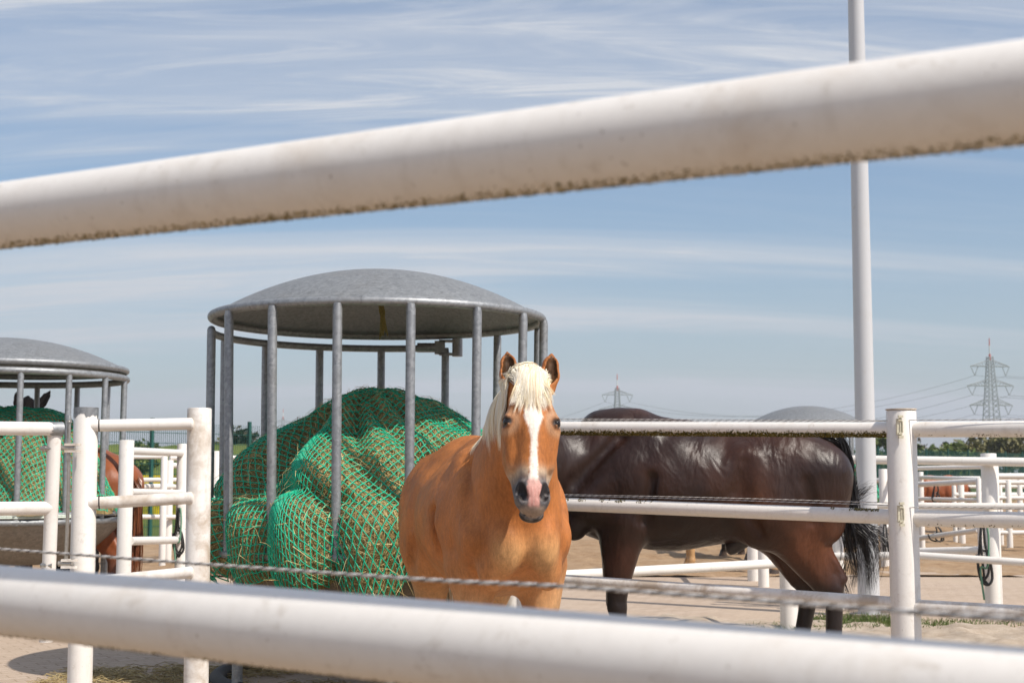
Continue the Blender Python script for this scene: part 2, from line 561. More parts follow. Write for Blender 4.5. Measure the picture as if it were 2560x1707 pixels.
# pale sand with hoof prints
t = NT('pale_sand')
g = t.geo()
n1 = t.noise(g, 0.6, 5, 0.6); n2 = t.noise(g, 9, 5, 0.65); n3 = t.noise(g, 90, 3, 0.6)
c = t.ramp(n2, [(0.3, (0.33, 0.265, 0.20)), (0.65, (0.50, 0.425, 0.34))])
c = t.mix(t.ramp(n1, [(0.45, 0.0), (0.68, 0.5)]), c, (0.30, 0.21, 0.13))
c = t.mix(t.ramp(n3, [(0.3, 0.4), (0.55, 0.0)]), c, (0.24, 0.18, 0.13))
t.set(base=c, rough=0.95, spec=0.1); t.bump(t.mix(0.5, n2, n3), 0.5, 0.02)
M['sand'] = t.m
t = NT('brown_sand')
g = t.geo()
n1 = t.noise(g, 0.5, 5, 0.6); n2 = t.noise(g, 5, 5, 0.65); n3 = t.noise(g, 60, 3, 0.6)
c = t.ramp(n2, [(0.3, (0.26, 0.165, 0.095)), (0.65, (0.41, 0.285, 0.175))])
c = t.mix(t.ramp(n1, [(0.5, 0.0), (0.7, 0.5)]), c, (0.44, 0.35, 0.26))
c = t.mix(t.ramp(n3, [(0.3, 0.4), (0.55, 0.0)]), c, (0.17, 0.11, 0.06))
t.set(base=c, rough=0.95, spec=0.1); t.bump(t.mix(0.5, n2, n3), 0.6, 0.03)
M['brown_sand'] = t.m
def sand_z(amp, base):
    def f(x, y):
        a = noise2(x, y, 1.4, 8) * 0.5 + noise2(x, y, 4.5, 9) + noise2(x, y, 9.0, 10) * 0.7
        return base + amp * a
    return f
def near_sand_mask(x, y):
    return (x > 0.2) & ~paved_mask(x, y) & (y < 15)
grid_sheet('sand_strip', near_sand_mask, 0.2, 12, 3, 13.5, 240, 220, sand_z(0.036, 0.045), M['sand'])
def far_sand_mask(x, y):
    return (y > 17.5) & ~beyond_fence(x, y, -0.5)
grid_sheet('sand_paddock', far_sand_mask, -14, 60, 17.5, 95, 300, 320, sand_z(0.035, 0.02), M['brown_sand'])

# rape field in flower, far strips
t = NT('rape_flower')
n1 = t.noise(t.geo(), 1.5, 5, 0.7)
t.set(base=t.ramp(n1, [(0.35, (0.16, 0.17, 0.02)), (0.6, (0.62, 0.46, 0.015))]), rough=0.9, spec=0.1)
M['rape'] = t.m
def rape(name, pts, h):
    pts = np.asarray(pts, float); n = len(pts)
    V = np.vstack([np.c_[pts, np.full(n, -0.02)], np.c_[pts, np.full(n, h)]])
    F4 = np.array([[i, (i + 1) % n, n + (i + 1) % n, n + i] for i in range(n)])
    o = raw_mesh(name, V, [F4, np.arange(n, 2 * n)[None]], M['rape'], smooth=False)
    o['kind'] = 'structure'
rape('rape_field', [(58, 130), (160, 130), (200, 190), (60, 190)], 1.1)
rape('rape_field', [(-17, 39), (-8.2, 43), (-8.6, 45), (-17.5, 41.5)], 1.22)

# grassy earth bank behind the mesh fence on the left
def bank(name, a, b, w, h, mat, seed):
    a = np.array(a, float); b = np.array(b, float)
    d = norm(b - a); n = np.array([-d[1], d[0]])
    S, Tn = 90, 22
    V = []
    for i in range(S):
        s = i / (S - 1)
        for j in range(Tn):
            q = j / (Tn - 1) * 2 - 1
            p = a + (b - a) * s + n * w * q
            z = h * math.cos(q * math.pi / 2) ** 1.2 * min(1, 8 * s, 8 * (1 - s))
            V.append([p[0], p[1], z - 0.03])
    V = np.array(V)
    k = (V[:, 2] > 0.1)
    V[:, 2] += k * (0.22 * vnoise(V, 0.6, seed) + 0.12 * vnoise(V, 2.0, seed + 1))
    idx = np.arange(S * Tn).reshape(S, Tn)
    F = np.stack([idx[:-1, :-1], idx[1:, :-1], idx[1:, 1:], idx[:-1, 1:]], -1).reshape(-1, 4)
    o = raw_mesh(name, V, F, mat)
    o['kind'] = 'structure'
bank('earth_bank', (-22, 46), (12, 82), 4.5, 2.35, M['grassland'], 3)

# ------------------------------------------------------------------ fences of white pipe
RAIL_R = 0.0375
def rail_mesh(name, p, q, r, mat, parent, sides=20, seg=2, sag=0.0):
    P = smooth_path([p, q], max(seg, 2))
    o = auto_smooth(MB().tube(P, r, sides).build(name, mat, parent))
    return o

def post_mesh(name, x, y, ztop, r, mat, parent, cap=True, lean=(0, 0), zb=-0.06):
    prof = [(0.001, 0), (r, 0), (r, 1.0)]
    H = ztop - zb
    prof = [(0.0005, zb), (r, zb), (r, ztop - 0.006), (r - 0.004, ztop), (0.0005, ztop + 0.002)]
    V, F = lathe(prof, 28)
    V[:, 0] += x + lean[0] * (V[:, 2] - 0.0); V[:, 1] += y + lean[1] * V[:, 2]
    return auto_smooth(raw_mesh(name, V, F, mat, parent), 40)

def moss_strip(name, p, q, r, n, ang0, ang1, size, parent, seed=0, t0=0.0, t1=1.0, gaps=0.0, cols=None):
    """clumps of moss on the outside of a pipe between angles (0 = up, pi = down, + = camera side)"""
    rg = np.random.default_rng(seed)
    p = np.asarray(p, float); q = np.asarray(q, float)
    ax = norm(q - p)
    side = norm(np.cross(ax, [0, 0, 1.0]))
    if side[1] > 0: side = -side
    up = np.array([0, 0, 1.0])
    tt = t0 + (t1 - t0) * rg.random(n)
    if gaps > 0:
        keep = 0.7 * vnoise(np.stack([tt * 37.3, tt * 0, tt * 0], -1), 1.0, seed) + 0.7 * vnoise(np.stack([tt * 131, tt * 0, tt * 0], -1), 1.0, seed + 1) > gaps * 2 - 1
        tt = tt[keep]; n = len(tt)
    aa = ang0 + (ang1 - ang0) * rg.beta(1.6, 1.6, n)
    c = p + (q - p) * tt[:, None] + r * (np.cos(aa)[:, None] * up + np.sin(aa)[:, None] * side)
    octa = np.array([[1, 0, 0], [-1, 0, 0], [0, 1, 0], [0, -1, 0], [0, 0, 1], [0, 0, -1]], float)
    of = np.array([[0, 2, 4], [2, 1, 4], [1, 3, 4], [3, 0, 4], [2, 0, 5], [1, 2, 5], [3, 1, 5], [0, 3, 5]])
    s = size * (0.35 + 0.9 * rg.random((n, 1, 1))) * (0.7 + 0.6 * rg.random((n, 6, 1)))
    V = c[:, None, :] + octa[None] * s
    F = (of[None] + (np.arange(n) * 6)[:, None, None]).reshape(-1, 3)
    pal = np.array(cols if cols is not None else [[0.10, 0.085, 0.02], [0.17, 0.13, 0.035], [0.06, 0.055, 0.018], [0.30, 0.26, 0.16]])
    col = pal[rg.choice(len(pal), n, p=[0.4, 0.27, 0.23, 0.1])] * (0.7 + 0.6 * rg.random((n, 1)))
    o = raw_mesh(name, V.reshape(-1, 3), F, M['moss'], parent, False, np.repeat(col, 6, 0))
    o['kind'] = 'stuff'
    return o

def twisted_rope(name, pts, r, pitch, parent=None, per=10, sides=5, strands=3, dark=1):
    pts = np.asarray(pts, float)
    L = np.linalg.norm(np.diff(pts, axis=0), axis=1).sum()
    n = int(L / pitch * per) + 2
    C = smooth_path(pts, n)
    T, A, B = frames(C[None])
    A = A[0]; B = B[0]
    s = np.concatenate([[0], np.cumsum(np.linalg.norm(np.diff(C, axis=0), axis=1))])
    mb = MB()
    for k in range(strands):
        ph = 2 * math.pi * (s / pitch) + 2 * math.pi * k / strands
        P = C + 0.52 * r * (A * np.cos(ph)[:, None] + B * np.sin(ph)[:, None])
        mb.tube(P, 0.56 * r, sides, mi=1 if k < dark else 0)
    return mb.build(name, [M['rope_white'], M['rope_dark']], parent)

# --- the fence right in front of the lens
fgU = (at(0, 540, 1.61), at(2560, 231, 1.008))
fgL = (at(0, 1499, 1.61), at(2560, 1757, 1.008))
def extend(a, b, ta, tb):
    d = b - a
    return a - d * ta, b + d * tb
u0, u1 = extend(*fgU, 1.0, 0.9)
l0, l1 = extend(*fgL, 1.0, 0.9)
fg = empty('pipe_fence', (u0[0], u0[1], 0), 0, 'white pipe fence close to the lens, its two thick rails crossing the whole picture', 'fence')
def P_(o, w):    # world -> local of an unrotated empty
    return np.asarray(w, float) - np.array(o.location)
fgm = mat_white('white_paint_near', dirt=0.45, scale=7, dirtcol=(0.42, 0.30, 0.18), lo=0.55, hi=0.85)
rail_mesh('rail', P_(fg, u0), P_(fg, u1), 0.038, fgm, fg, 64)
rail_mesh('rail', P_(fg, l0), P_(fg, l1), 0.038, fgm, fg, 64)
moss_strip('moss', P_(fg, u0), P_(fg, u1), 0.0370, 17000, 2.68, 3.35, 0.0019, fg, 5, cols=[[0.17, 0.13, 0.03], [0.26, 0.20, 0.06], [0.12, 0.095, 0.025], [0.36, 0.28, 0.14]])
moss_strip('moss', P_(fg, u0), P_(fg, u1), 0.0374, 1500, 2.55, 2.95, 0.0011, fg, 7, gaps=0.4)
moss_strip('moss', P_(fg, l0), P_(fg, l1), 0.0376, 2600, 2.62, 2.98, 0.0014, fg, 6, gaps=0.35)
for e in (u0, u1):
    post_mesh('post', e[0] - u0[0], e[1] - u0[1], 1.62, 0.06, M['white'], fg)
rp = [at(-700, 1322, 3.3), at(0, 1372, 2.55), at(540, 1412, 2.10), at(1090, 1450, 1.75), at(1400, 1465, 1.60), at(2255, 1527, 1.24), at(2560, 1548, 1.14), at(2900, 1568, 1.05)]
ro = twisted_rope('electric_rope', rp, 0.0024, 0.032, None, 14, 7, 3, 1)
tag(ro, 'grey and white twisted electric rope strung just above the lowest foreground rail', 'rope')

# --- the fence between the two horses
def DEP(u):      # depth of this fence at picture column u
    return np.interp(u, [1280, 1400, 2255, 2560, 2900], [8.05, 7.75, 6.85, 6.55, 6.2])
mf = empty('pipe_fence', (at(2258, 1300, 6.85)[0], 6.85, 0), 0, 'white pipe fence with mossy top rail between the pale horse and the dark brown horse', 'fence')
top = at(2256, 1026, 6.85)
po = post_mesh('post', 0, 0, top[2], 0.0705, M['white'], mf, lean=(0.002, 0))
tag(po, 'post with two cream insulators and a flat cap')
auto_smooth(MB().lathe([(0.0005, 0.0), (0.073, 0.0), (0.073, 0.006), (0.0005, 0.009)], 28, (0.003, 0, top[2] + 0.002)).build('cap', mat_plain('cap_rust', (0.55, 0.46, 0.36), 0.6, 0, 0.3, 40), po))
e0 = at(1283, 1500, 8.05)
post_mesh('post', e0[0] - mf.location[0], e0[1] - mf.location[1], 1.57, 0.058, M['white_dirty'], mf)
def mrail(u_a, v_a, u_b, v_b, r, mat):
    a = at(u_a, v_a, DEP(u_a)); b = at(u_b, v_b, DEP(u_b))
    rail_mesh('rail', P_(mf, a), P_(mf, b), r, mat, mf)
    return P_(mf, a), P_(mf, b)
tr = mrail(1283, 1069.5, 2240, 1074, 0.036, M['white'])
md = mrail(1283, 1255, 2240, 1292, 0.036, M['white'])
bt = mrail(1283, 1441, 2240, 1508, 0.032, M['white_dirty'])
rt = mrail(2272, 1073, 2900, 1071, 0.0375, M['white'])
rm = mrail(2272, 1295, 2900, 1306, 0.0375, M['white'])
rb = mrail(2272, 1516, 2900, 1553, 0.0365, M['white_dirty'])
moss_strip('moss', *tr, 0.036, 6500, 2.02, 3.15, 0.0044, mf, 11, 0.05, 0.99)
moss_strip('moss', *tr, 0.0355, 900, 1.72, 2.2, 0.0030, mf, 12, 0.05, 0.99, 0.4)
moss_strip('moss', *md, 0.0355, 700, 0.15, 1.0, 0.0034, mf, 13, 0.1, 0.42, 0.5)
moss_strip('moss', *md, 0.0355, 700, 0.1, 0.85, 0.0036, mf, 14, 0.78, 0.985, 0.5)
moss_strip('moss', *rm, 0.037, 260, 2.2, 2.7, 0.0032, mf, 15, 0.0, 1.0, 0.55)
moss_strip('moss', *rt, 0.037, 300, 2.2, 2.7, 0.0030, mf, 16, 0.0, 1.0, 0.5)
# welded collar rings where the right-hand rails meet the post
for a, b in (rt, rm, rb):
    d = norm(b - a)
    MB().tube([a + d * 0.020, a + d * 0.026], 0.0392, 20).build('weld', M['rubber'], mf)
def insul(v0, v1, uu):
    a = at(uu, v0, 6.85); b = at(uu, v1, 6.85)
    mb = MB()
    c = P_(mf, (a + b) / 2); c[1] = -0.078; h = abs(a[2] - b[2]) / 2
    mb.box(c, (0.013, 0.008, h * 0.72)); mb.box(c + [0.002, -0.010, h * 0.6], (0.009, 0.006, h * 0.08)); mb.box(c + [0.002, -0.010, -h * 0.6], (0.009, 0.006, h * 0.08))
    mb.tube([c + [0.004, -0.006, -h], c + [0.004, -0.006, h]], 0.006, 8)
    mb.box(c + [0.004, -0.012, h * 0.9], (0.011, 0.008, 0.006)); mb.box(c + [0.004, -0.012, -h * 0.9], (0.011, 0.008, 0.006))
    mb.tube([c + [0.013, -0.012, -h * 0.5], c + [0.013, -0.012, h * 0.5]], 0.0035, 6)
    auto_smooth(mb.build('insulator', M['insul'], po))
insul(1040, 1096, 2237); insul(1254, 1313, 2240)
def mrope(pts, label, dd=0.0, r=0.0021):
    P = [at(u, v, DEP(u) + dd) for u, v in pts]
    tag(twisted_rope('electric_rope', P, r, 0.040, None, 9, 5, 3, 1), label, 'rope')
mrope([(1283, 1046), (1800, 1049), (2236, 1051)], 'upper of two thin twisted ropes along the mossy top rail', -0.05)
mrope([(1283, 1050), (1800, 1053), (2236, 1053)], 'lower of two thin twisted ropes along the mossy top rail', 0.05)
mrope([(1283, 1233), (1800, 1244), (2240, 1257)], 'upper of two thin twisted ropes above the middle rail before the brown horse', -0.04)
mrope([(1283, 1235), (1800, 1249), (2240, 1263)], 'lower of two thin twisted ropes above the middle rail before the brown horse', 0.04)
mrope([(2240, 1050), (2560, 1048), (2900, 1046)], 'thin twisted rope above the top rail right of the big post', -0.05)
mrope([(2240, 1268), (2400, 1268), (2560, 1272), (2900, 1280)], 'thin twisted rope above the middle rail right of the big post', -0.05)

# --- gate panel and gate on the left
lp = empty('pipe_fence', (at(211, 1300, 6.95)[0], 6.95, 0), 0, 'short white pipe fence panel with dirty rails left of the round feeder', 'fence')
D1, D2 = 6.95, 7.1
a1 = at(211, 1020, D1); a2 = at(500, 1020, D2)
p1 = post_mesh('post', 0, 0, a1[2], 0.0585, M['white'], lp, lean=(-0.004, 0)); tag(p1, 'post with worn grey bare metal top')
# bare-metal top where the paint has flaked off (ragged lower edge)
nn = 72
th = np.arange(nn) * 2 * math.pi / nn
Vt = np.concatenate([np.c_[0.0594 * np.cos(th), 0.0594 * np.sin(th), np.full(nn, a1[2] + 0.003)],
                     np.c_[0.0594 * np.cos(th), 0.0594 * np.sin(th), a1[2] - 0.042 - 0.014 * vnoise(np.c_[th * 3, th * 0, th * 0], 1.5, 4) - 0.007 * vnoise(np.c_[th * 9, th * 0, th * 0], 1.5, 6)]])
Vt[:, 0] += -0.004 * a1[2]
i = np.arange(nn)
Ft = [np.stack([i, nn + i, nn + (i + 1) % nn, (i + 1) % nn], -1), i[None]]
auto_smooth(raw_mesh('bare_top', Vt, Ft, M['galv'], p1), 40)
p2l = P_(lp, a2)
p2 = post_mesh('post', p2l[0] + 0.01, p2l[1], a2[2], 0.060, M['white_dirty'], lp, lean=(-0.008, 0)); tag(p2, 'dirty post touching the hay net')
for (va, vb, r, m_) in ((1064, 1059, 0.0295, 'white'), (1258, 1244, 0.0295, 'white_dirty'), (1456, 1430, 0.0290, 'white_dirty')):
    a = at(222, va, D1 - 0.02); b = at(478, vb, D2 - 0.055)
    a = P_(lp, a); b = P_(lp, b)
    rail_mesh('rail', a, b, r, M[m_], lp)
    # rounded end bead and the joint ring at the left post
    d = norm(b - a)
    V, F = lathe([(0.0005, 0.012), (r * 0.6, 0.010), (r * 0.92, 0.004), (r * 1.0, -0.003)], 20)
    xa = norm(np.cross(d, [0, 0, 1])); ya = np.cross(d, xa)
    V = b + V[:, :1] * xa + V[:, 1:2] * ya + V[:, 2:3] * d
    auto_smooth(raw_mesh('rail_end', V, F, M[m_], lp), 60)
    MB().tube([a + d * 0.045, a + d * 0.051], r * 1.04, 20).build('weld', M['rubber'], lp)

gt = empty('pipe_gate', (at(137, 1300, 6.8)[0], 6.8, 0), 0, 'white pipe gate leaf at the left edge with worn grey corner elbow', 'gate')
GD = 6.8
r_ = 0.0325
c0 = P_(gt, at(137, 1072, GD)); lft = P_(gt, at(-600, 1064, GD - 0.75))
endp = c0 + [0.036, 0.0, 0.0]
auto_smooth(MB().tube([lft, endp], r_, 22).build('frame_tube', M['white'], gt), 50)
auto_smooth(MB().tube([c0 + [-0.001, 0, -0.010], c0 + [-0.004, 0, -0.25], c0 + [-0.012, 0, -1.0]], r_ - 0.0005, 22).build('frame_tube', M['white'], gt), 50)
# bare metal end of the top tube, ragged paint edge
dq = norm(endp - lft)
thq = np.arange(48) * 2 * math.pi / 48
xa = norm(np.cross(dq, [0, 0, 1])); ya = np.cross(dq, xa)
cir = np.cos(thq)[:, None] * xa + np.sin(thq)[:, None] * ya
rag = 0.055 + 0.013 * vnoise(np.c_[thq * 3, thq * 0, thq * 0], 1.3, 9) + 0.006 * vnoise(np.c_[thq * 8, thq * 0, thq * 0], 1.3, 10)
Vq = np.concatenate([endp - dq * rag[:, None] + cir * (r_ + 0.0008), endp + dq * 0.0005 + cir * (r_ + 0.0008), endp + dq * 0.002 + cir * (r_ * 0.86)])
iq = np.arange(48); jq = (iq + 1) % 48
auto_smooth(raw_mesh('bare_end', Vq, [np.stack([iq, jq, jq + 48, iq + 48], -1), np.stack([iq + 48, jq + 48, jq + 96, iq + 96], -1), (iq + 96)[None]], M['galv'], gt), 50)
for vv, rr in ((1270, r_), (1462, r_)):
    b = P_(gt, at(128, vv, GD)); a = P_(gt, at(-600, vv + (6 if vv < 1300 else 40), GD - 0.75))
    rail_mesh('rail', a, b, rr, M['white'], gt)
MB().tube([P_(gt, at(-620, 1050, GD - 0.75)), P_(gt, at(-620, 1600, GD - 0.75))], r_, 20).build('frame_tube', M['white'], gt)
for vv in (1121, 1413):
    c = P_(gt, at(112, vv, GD - 0.02))
    mb = MB(); mb.tube([c + [0.035, 0, 0], c + [-0.004, 0, 0]], 0.012, 14)
    V, F = lathe([(0.0005, 0.028), (0.009, 0.024), (0.0145, 0.012), (0.0145, -0.004), (0.0005, -0.006)], 16)
    V = V[:, [2, 1, 0]] * [-1, 1, 1] + c + [0.004, 0, 0]
    mb.add(V, F)
    auto_smooth(mb.build('bolt', M['steel'], gt), 50)
# hinge rod and clamps between gate and post
rc = at(170, 1200, 6.84)
for_rod = empty('hinge_rod', (rc[0], rc[1], 0), 0, 'slim steel hinge rod with two clamps between the gate and the left post', 'hinge')
zt, zb_ = at(168, 1052, 6.84)[2], at(172, 1412, 6.84)[2]
auto_smooth(MB().tube([(0, 0, zb_), (0.004, 0, (zt + zb_) / 2), (-0.004, 0, zt)], 0.0085, 12).build('rod', M['steel'], for_rod))
auto_smooth(MB().lathe([(0.0005, 0.03), (0.009, 0.026), (0.012, 0.012), (0.012, 0.0), (0.016, -0.002), (0.016, -0.008), (0.0005, -0.009)], 14, (-0.004, 0, zt)).build('rod_nut', M['steel'], for_rod), 50)
for vv in (1119, 1408):
    z = at(170, vv, 6.84)[2]
    mb = MB()
    for dz in (0.015, -0.017):
        mb.box((0.012, 0, z + dz), (0.030, 0.017, 0.006))
        V, F = lathe([(0.0005, 0.006), (0.018, 0.006), (0.018, -0.006), (0.0005, -0.006)], 16)
        mb.add(V + [0.040, 0, z + dz], F)
    o = auto_smooth(mb.build('clamp', M['white_dirty'], for_rod), 40)
    mb = MB(); mb.tube([(-0.035, 0, z - 0.001), (0.03, 0, z - 0.001)], 0.013, 12); mb.lathe([(0.0005, 0.012), (0.014, 0.012), (0.014, -0.012), (0.0005, -0.012)], 6, (0.0, 0.0, z - 0.05))
    auto_smooth(mb.build('bolt', M['steel'], for_rod), 40)
# ------------------------------------------------------------------ fences further back
def fence_px(label, posts, rails, mat='white_clean', name='pipe_fence', cat='fence', group=None):
    """posts: (u, vtop, depth, radius) ; rails: (u1,v1,d1,u2,v2,d2,radius)"""
    if posts:
        u, vt, d, r = posts[0]; b = at(u, vt, d)
    else:
        u1, v1, d1 = rails[0][:3]; b = at(u1, v1, d1)
    e = empty(name, (b[0], b[1], 0), 0, label, cat, group)
    for (u, vt, d, r) in posts:
        p = at(u, vt, d)
        post_mesh('post', p[0] - b[0], p[1] - b[1], p[2], r, M[mat], e)
    for (u1, v1, d1, u2, v2, d2, r) in rails:
        rail_mesh('rail', P_(e, at(u1, v1, d1)), P_(e, at(u2, v2, d2)), r, M[mat], e, 12)
    return e

# pen behind the left gate panel
fence_px('white pipe pen fence in front of the chestnut rump, behind the left panel', [(317, 1100, 11.0, 0.056), (457, 1109, 13.0, 0.050)],
         [(325, 1127, 11.05, 452, 1132, 12.95, 0.031), (325, 1230, 11.05, 452, 1232, 12.95, 0.030), (325, 1352, 11.05, 447, 1349, 12.95, 0.033)], 'white')
fence_px('white pipe fence far behind the left panel, before the green grass', [(411, 1140, 19.5, 0.045), (424, 1150, 20.2, 0.055), (541, 1127, 20.0, 0.06), (900, 1123, 22.0, 0.06), (-200, 1140, 19, 0.05)],
         [(-200, 1142, 19, 411, 1142, 19.5, 0.026), (424, 1144, 20.2, 900, 1148, 22, 0.040), (-200, 1200, 19, 411, 1199, 19.5, 0.030), (424, 1199, 20.2, 900, 1199, 22, 0.030),
          (424, 1163, 20.4, 900, 1170, 22.2, 0.04), (330, 1216, 19.2, 445, 1216, 20.4, 0.040), (330, 1291, 19.2, 460, 1292, 20.4, 0.032)])
# white post behind the feeder
fence_px('white pipe fence behind the feeder, one post top beside the pale horse back', [(1168, 1062, 10.6, 0.058), (1075, 1075, 11.9, 0.055)],
         [(1168, 1092, 10.6, 1075, 1100, 11.9, 0.034), (1168, 1240, 10.6, 1075, 1230, 11.9, 0.034), (1168, 1400, 10.6, 1075, 1380, 11.9, 0.034)])
# fence under the belly of the brown horse
fence_px('white pipe fence behind the brown horse, low rail under its belly', [(1965, 1100, 11.4, 0.070), (1365, 1060, 9.9, 0.06)],
         [(1955, 1407, 11.4, 1370, 1440, 9.9, 0.036), (1955, 1255, 11.4, 1370, 1260, 9.9, 0.036), (1955, 1115, 11.4, 1370, 1100, 9.9, 0.036)], 'white')
e = fence_px('single white post far back between the brown horse legs', [(1881, 1190, 16.9, 0.075), (1905, 1190, 16.0, 0.06)], [(1881, 1210, 16.9, 1905, 1212, 16.0, 0.03)])
# fence beyond the big post on the right
fence_px('white pipe fence with broad round post on the right, second row back', [(2471, 1133, 12.9, 0.069), (2090, 1120, 13.4, 0.05)],
         [(2060, 1147, 13.2, 2900, 1160, 12.4, 0.039), (2060, 1262, 13.2, 2900, 1268, 12.4, 0.030), (2050, 1391, 13.2, 2298, 1388, 12.9, 0.036), (2298, 1388, 12.9, 2900, 1428, 12.0, 0.033)], 'white')
fence_px('white tubular gate leaf folded against the broad round post on the right', [(2490, 1160, 13.3, 0.022)],
         [(2298, 1379, 14.0, 2482, 1375, 13.3, 0.040), (2290, 1277, 14.0, 2490, 1271, 13.3, 0.03), (2290, 1170, 14.0, 2490, 1166, 13.3, 0.02)], 'white', 'pipe_gate', 'gate')
fence_px('small white pen gate with black lead ropes, far right', [(2301, 1179, 23.4, 0.047), (2446, 1196, 21.0, 0.036)],
         [(2301, 1193, 23.4, 2448, 1198, 21.2, 0.034), (2293, 1211, 22.5, 2450, 1202, 21.0, 0.042), (2296, 1345, 22.5, 2446, 1325, 21.0, 0.040), (2290, 1246, 22.5, 2446, 1250, 21.0, 0.03)], 'white')
fence_px('pair of small white posts behind the pen gate, far right', [(2401, 1190, 26, 0.06), (2385, 1213, 26, 0.04)], [(2385, 1236, 26, 2450, 1236, 26, 0.045), (2380, 1194, 26, 2450, 1194, 26, 0.03)])
ff = fence_px('white pipe fence with mossy rail at the far right edge', [(2520, 1200, 24, 0.05), (2499, 1200, 25, 0.04), (2760, 1200, 24, 0.05)],
         [(2495, 1190, 23, 2900, 1190, 23, 0.05), (2495, 1206, 24, 2900, 1206, 24, 0.036), (2495, 1244, 24, 2900, 1248, 24, 0.035), (2495, 1331, 24, 2900, 1331, 24, 0.04)], 'white')
fence_px('white pipe fence with dim rails, far back between the lamp pole and big post', [(2208, 1172, 19, 0.06)],
         [(2150, 1200, 19.5, 2290, 1201, 18.5, 0.03), (2150, 1320, 19.5, 2290, 1322, 18.5, 0.04)])
for k, (ua, ub, dd) in enumerate(((2298, 2640, 34), (2300, 2640, 42))):
    fence_px(('nearer' if k == 0 else 'farther') + ' of two distant white paddock fences by the tree line', [(u, 1196 + k, dd, 0.06) for u in range(ua + 25, ub, 75)],
             [(ua, 1200, dd, ub, 1200, dd, 0.04), (ua, 1216, dd, ub, 1216, dd, 0.04), (ua, 1237 - 4 * k, dd, ub, 1238 - 4 * k, dd, 0.04)])

# ------------------------------------------------------------------ lamp pole
lp0 = at(2173, 1536, 12.7)
lpole = empty('lamp_pole', (lp0[0], lp0[1], 0), 0, 'tall tapered white lamp pole behind the brown horse tail', 'lamp pole')
tp = at(2140, 0, 12.7)
V, F = lathe([(0.0005, -0.1), (0.099, -0.1), (0.097, 0.0), (0.090, 1.0), (0.0725, 5.3), (0.064, 7.4), (0.0005, 7.42)], 36)
V[:, 0] += (tp[0] - lp0[0]) / tp[2] * V[:, 2] * 0.85
auto_smooth(raw_mesh('pole', V, F, M['pole'], lpole), 40)
auto_smooth(MB().lathe([(0.0005, 0.03), (0.17, 0.03), (0.17, 0.0), (0.0005, 0.0)], 24).build('base_plate', M['trough'], lpole), 40)
top_x = (tp[0] - lp0[0]) / tp[2] * 7.4 * 0.85
auto_smooth(MB().box((top_x, -0.35, 7.45), (0.16, 0.38, 0.05)).build('lamp_head', M['galv'], lpole), 40)

# ------------------------------------------------------------------ green mesh fence, wires per panel
mfe = empty('mesh_fence', (MF0[0], MF0[1], 0), 0, 'tall dark green welded wire mesh fence along the yard boundary', 'fence')
Lm = np.linalg.norm(MF1 - MF0); dm = (MF1 - MF0) / Lm
PW = 2.5; HM = 2.25
def panel(step, r):
    mb = MB()
    n = int(PW / step)
    xs = (np.arange(n) + 0.5) * PW / n
    P = np.zeros((n, 2, 3)); P[:, :, 0] = xs[:, None]; P[:, 0, 2] = 0.05; P[:, 1, 2] = HM
    V, F = tubes(P, r, 3, False); mb.add(V, F)
    for z in np.arange(0.05, HM, 0.2):
        mb.tube([(0, -0.005, z), (PW, -0.005, z)], r * 1.3, 4, False)
    return mb
pan = None
npan = int(Lm / PW)
ang = math.atan2(dm[1], dm[0])
pp = MB().box((0, 0, (HM + 0.08) / 2), (0.03, 0.03, (HM + 0.08) / 2)).build('post', M['fence_green'], mfe, False)
pp.location = (0, 0, 0)
for k in range(npan):
    x, y = dm * PW * k
    if k == 0:
        pan = panel(0.05, 0.0046).build('wire_panel', M['fence_green'], mfe, False)
        pan.rotation_euler = (0, 0, ang)
        continue
    c = copy_obj(pan, mfe, (x, y, 0), (0, 0, ang))
    copy_obj(pp, mfe, (x, y, 0), (0, 0, ang))

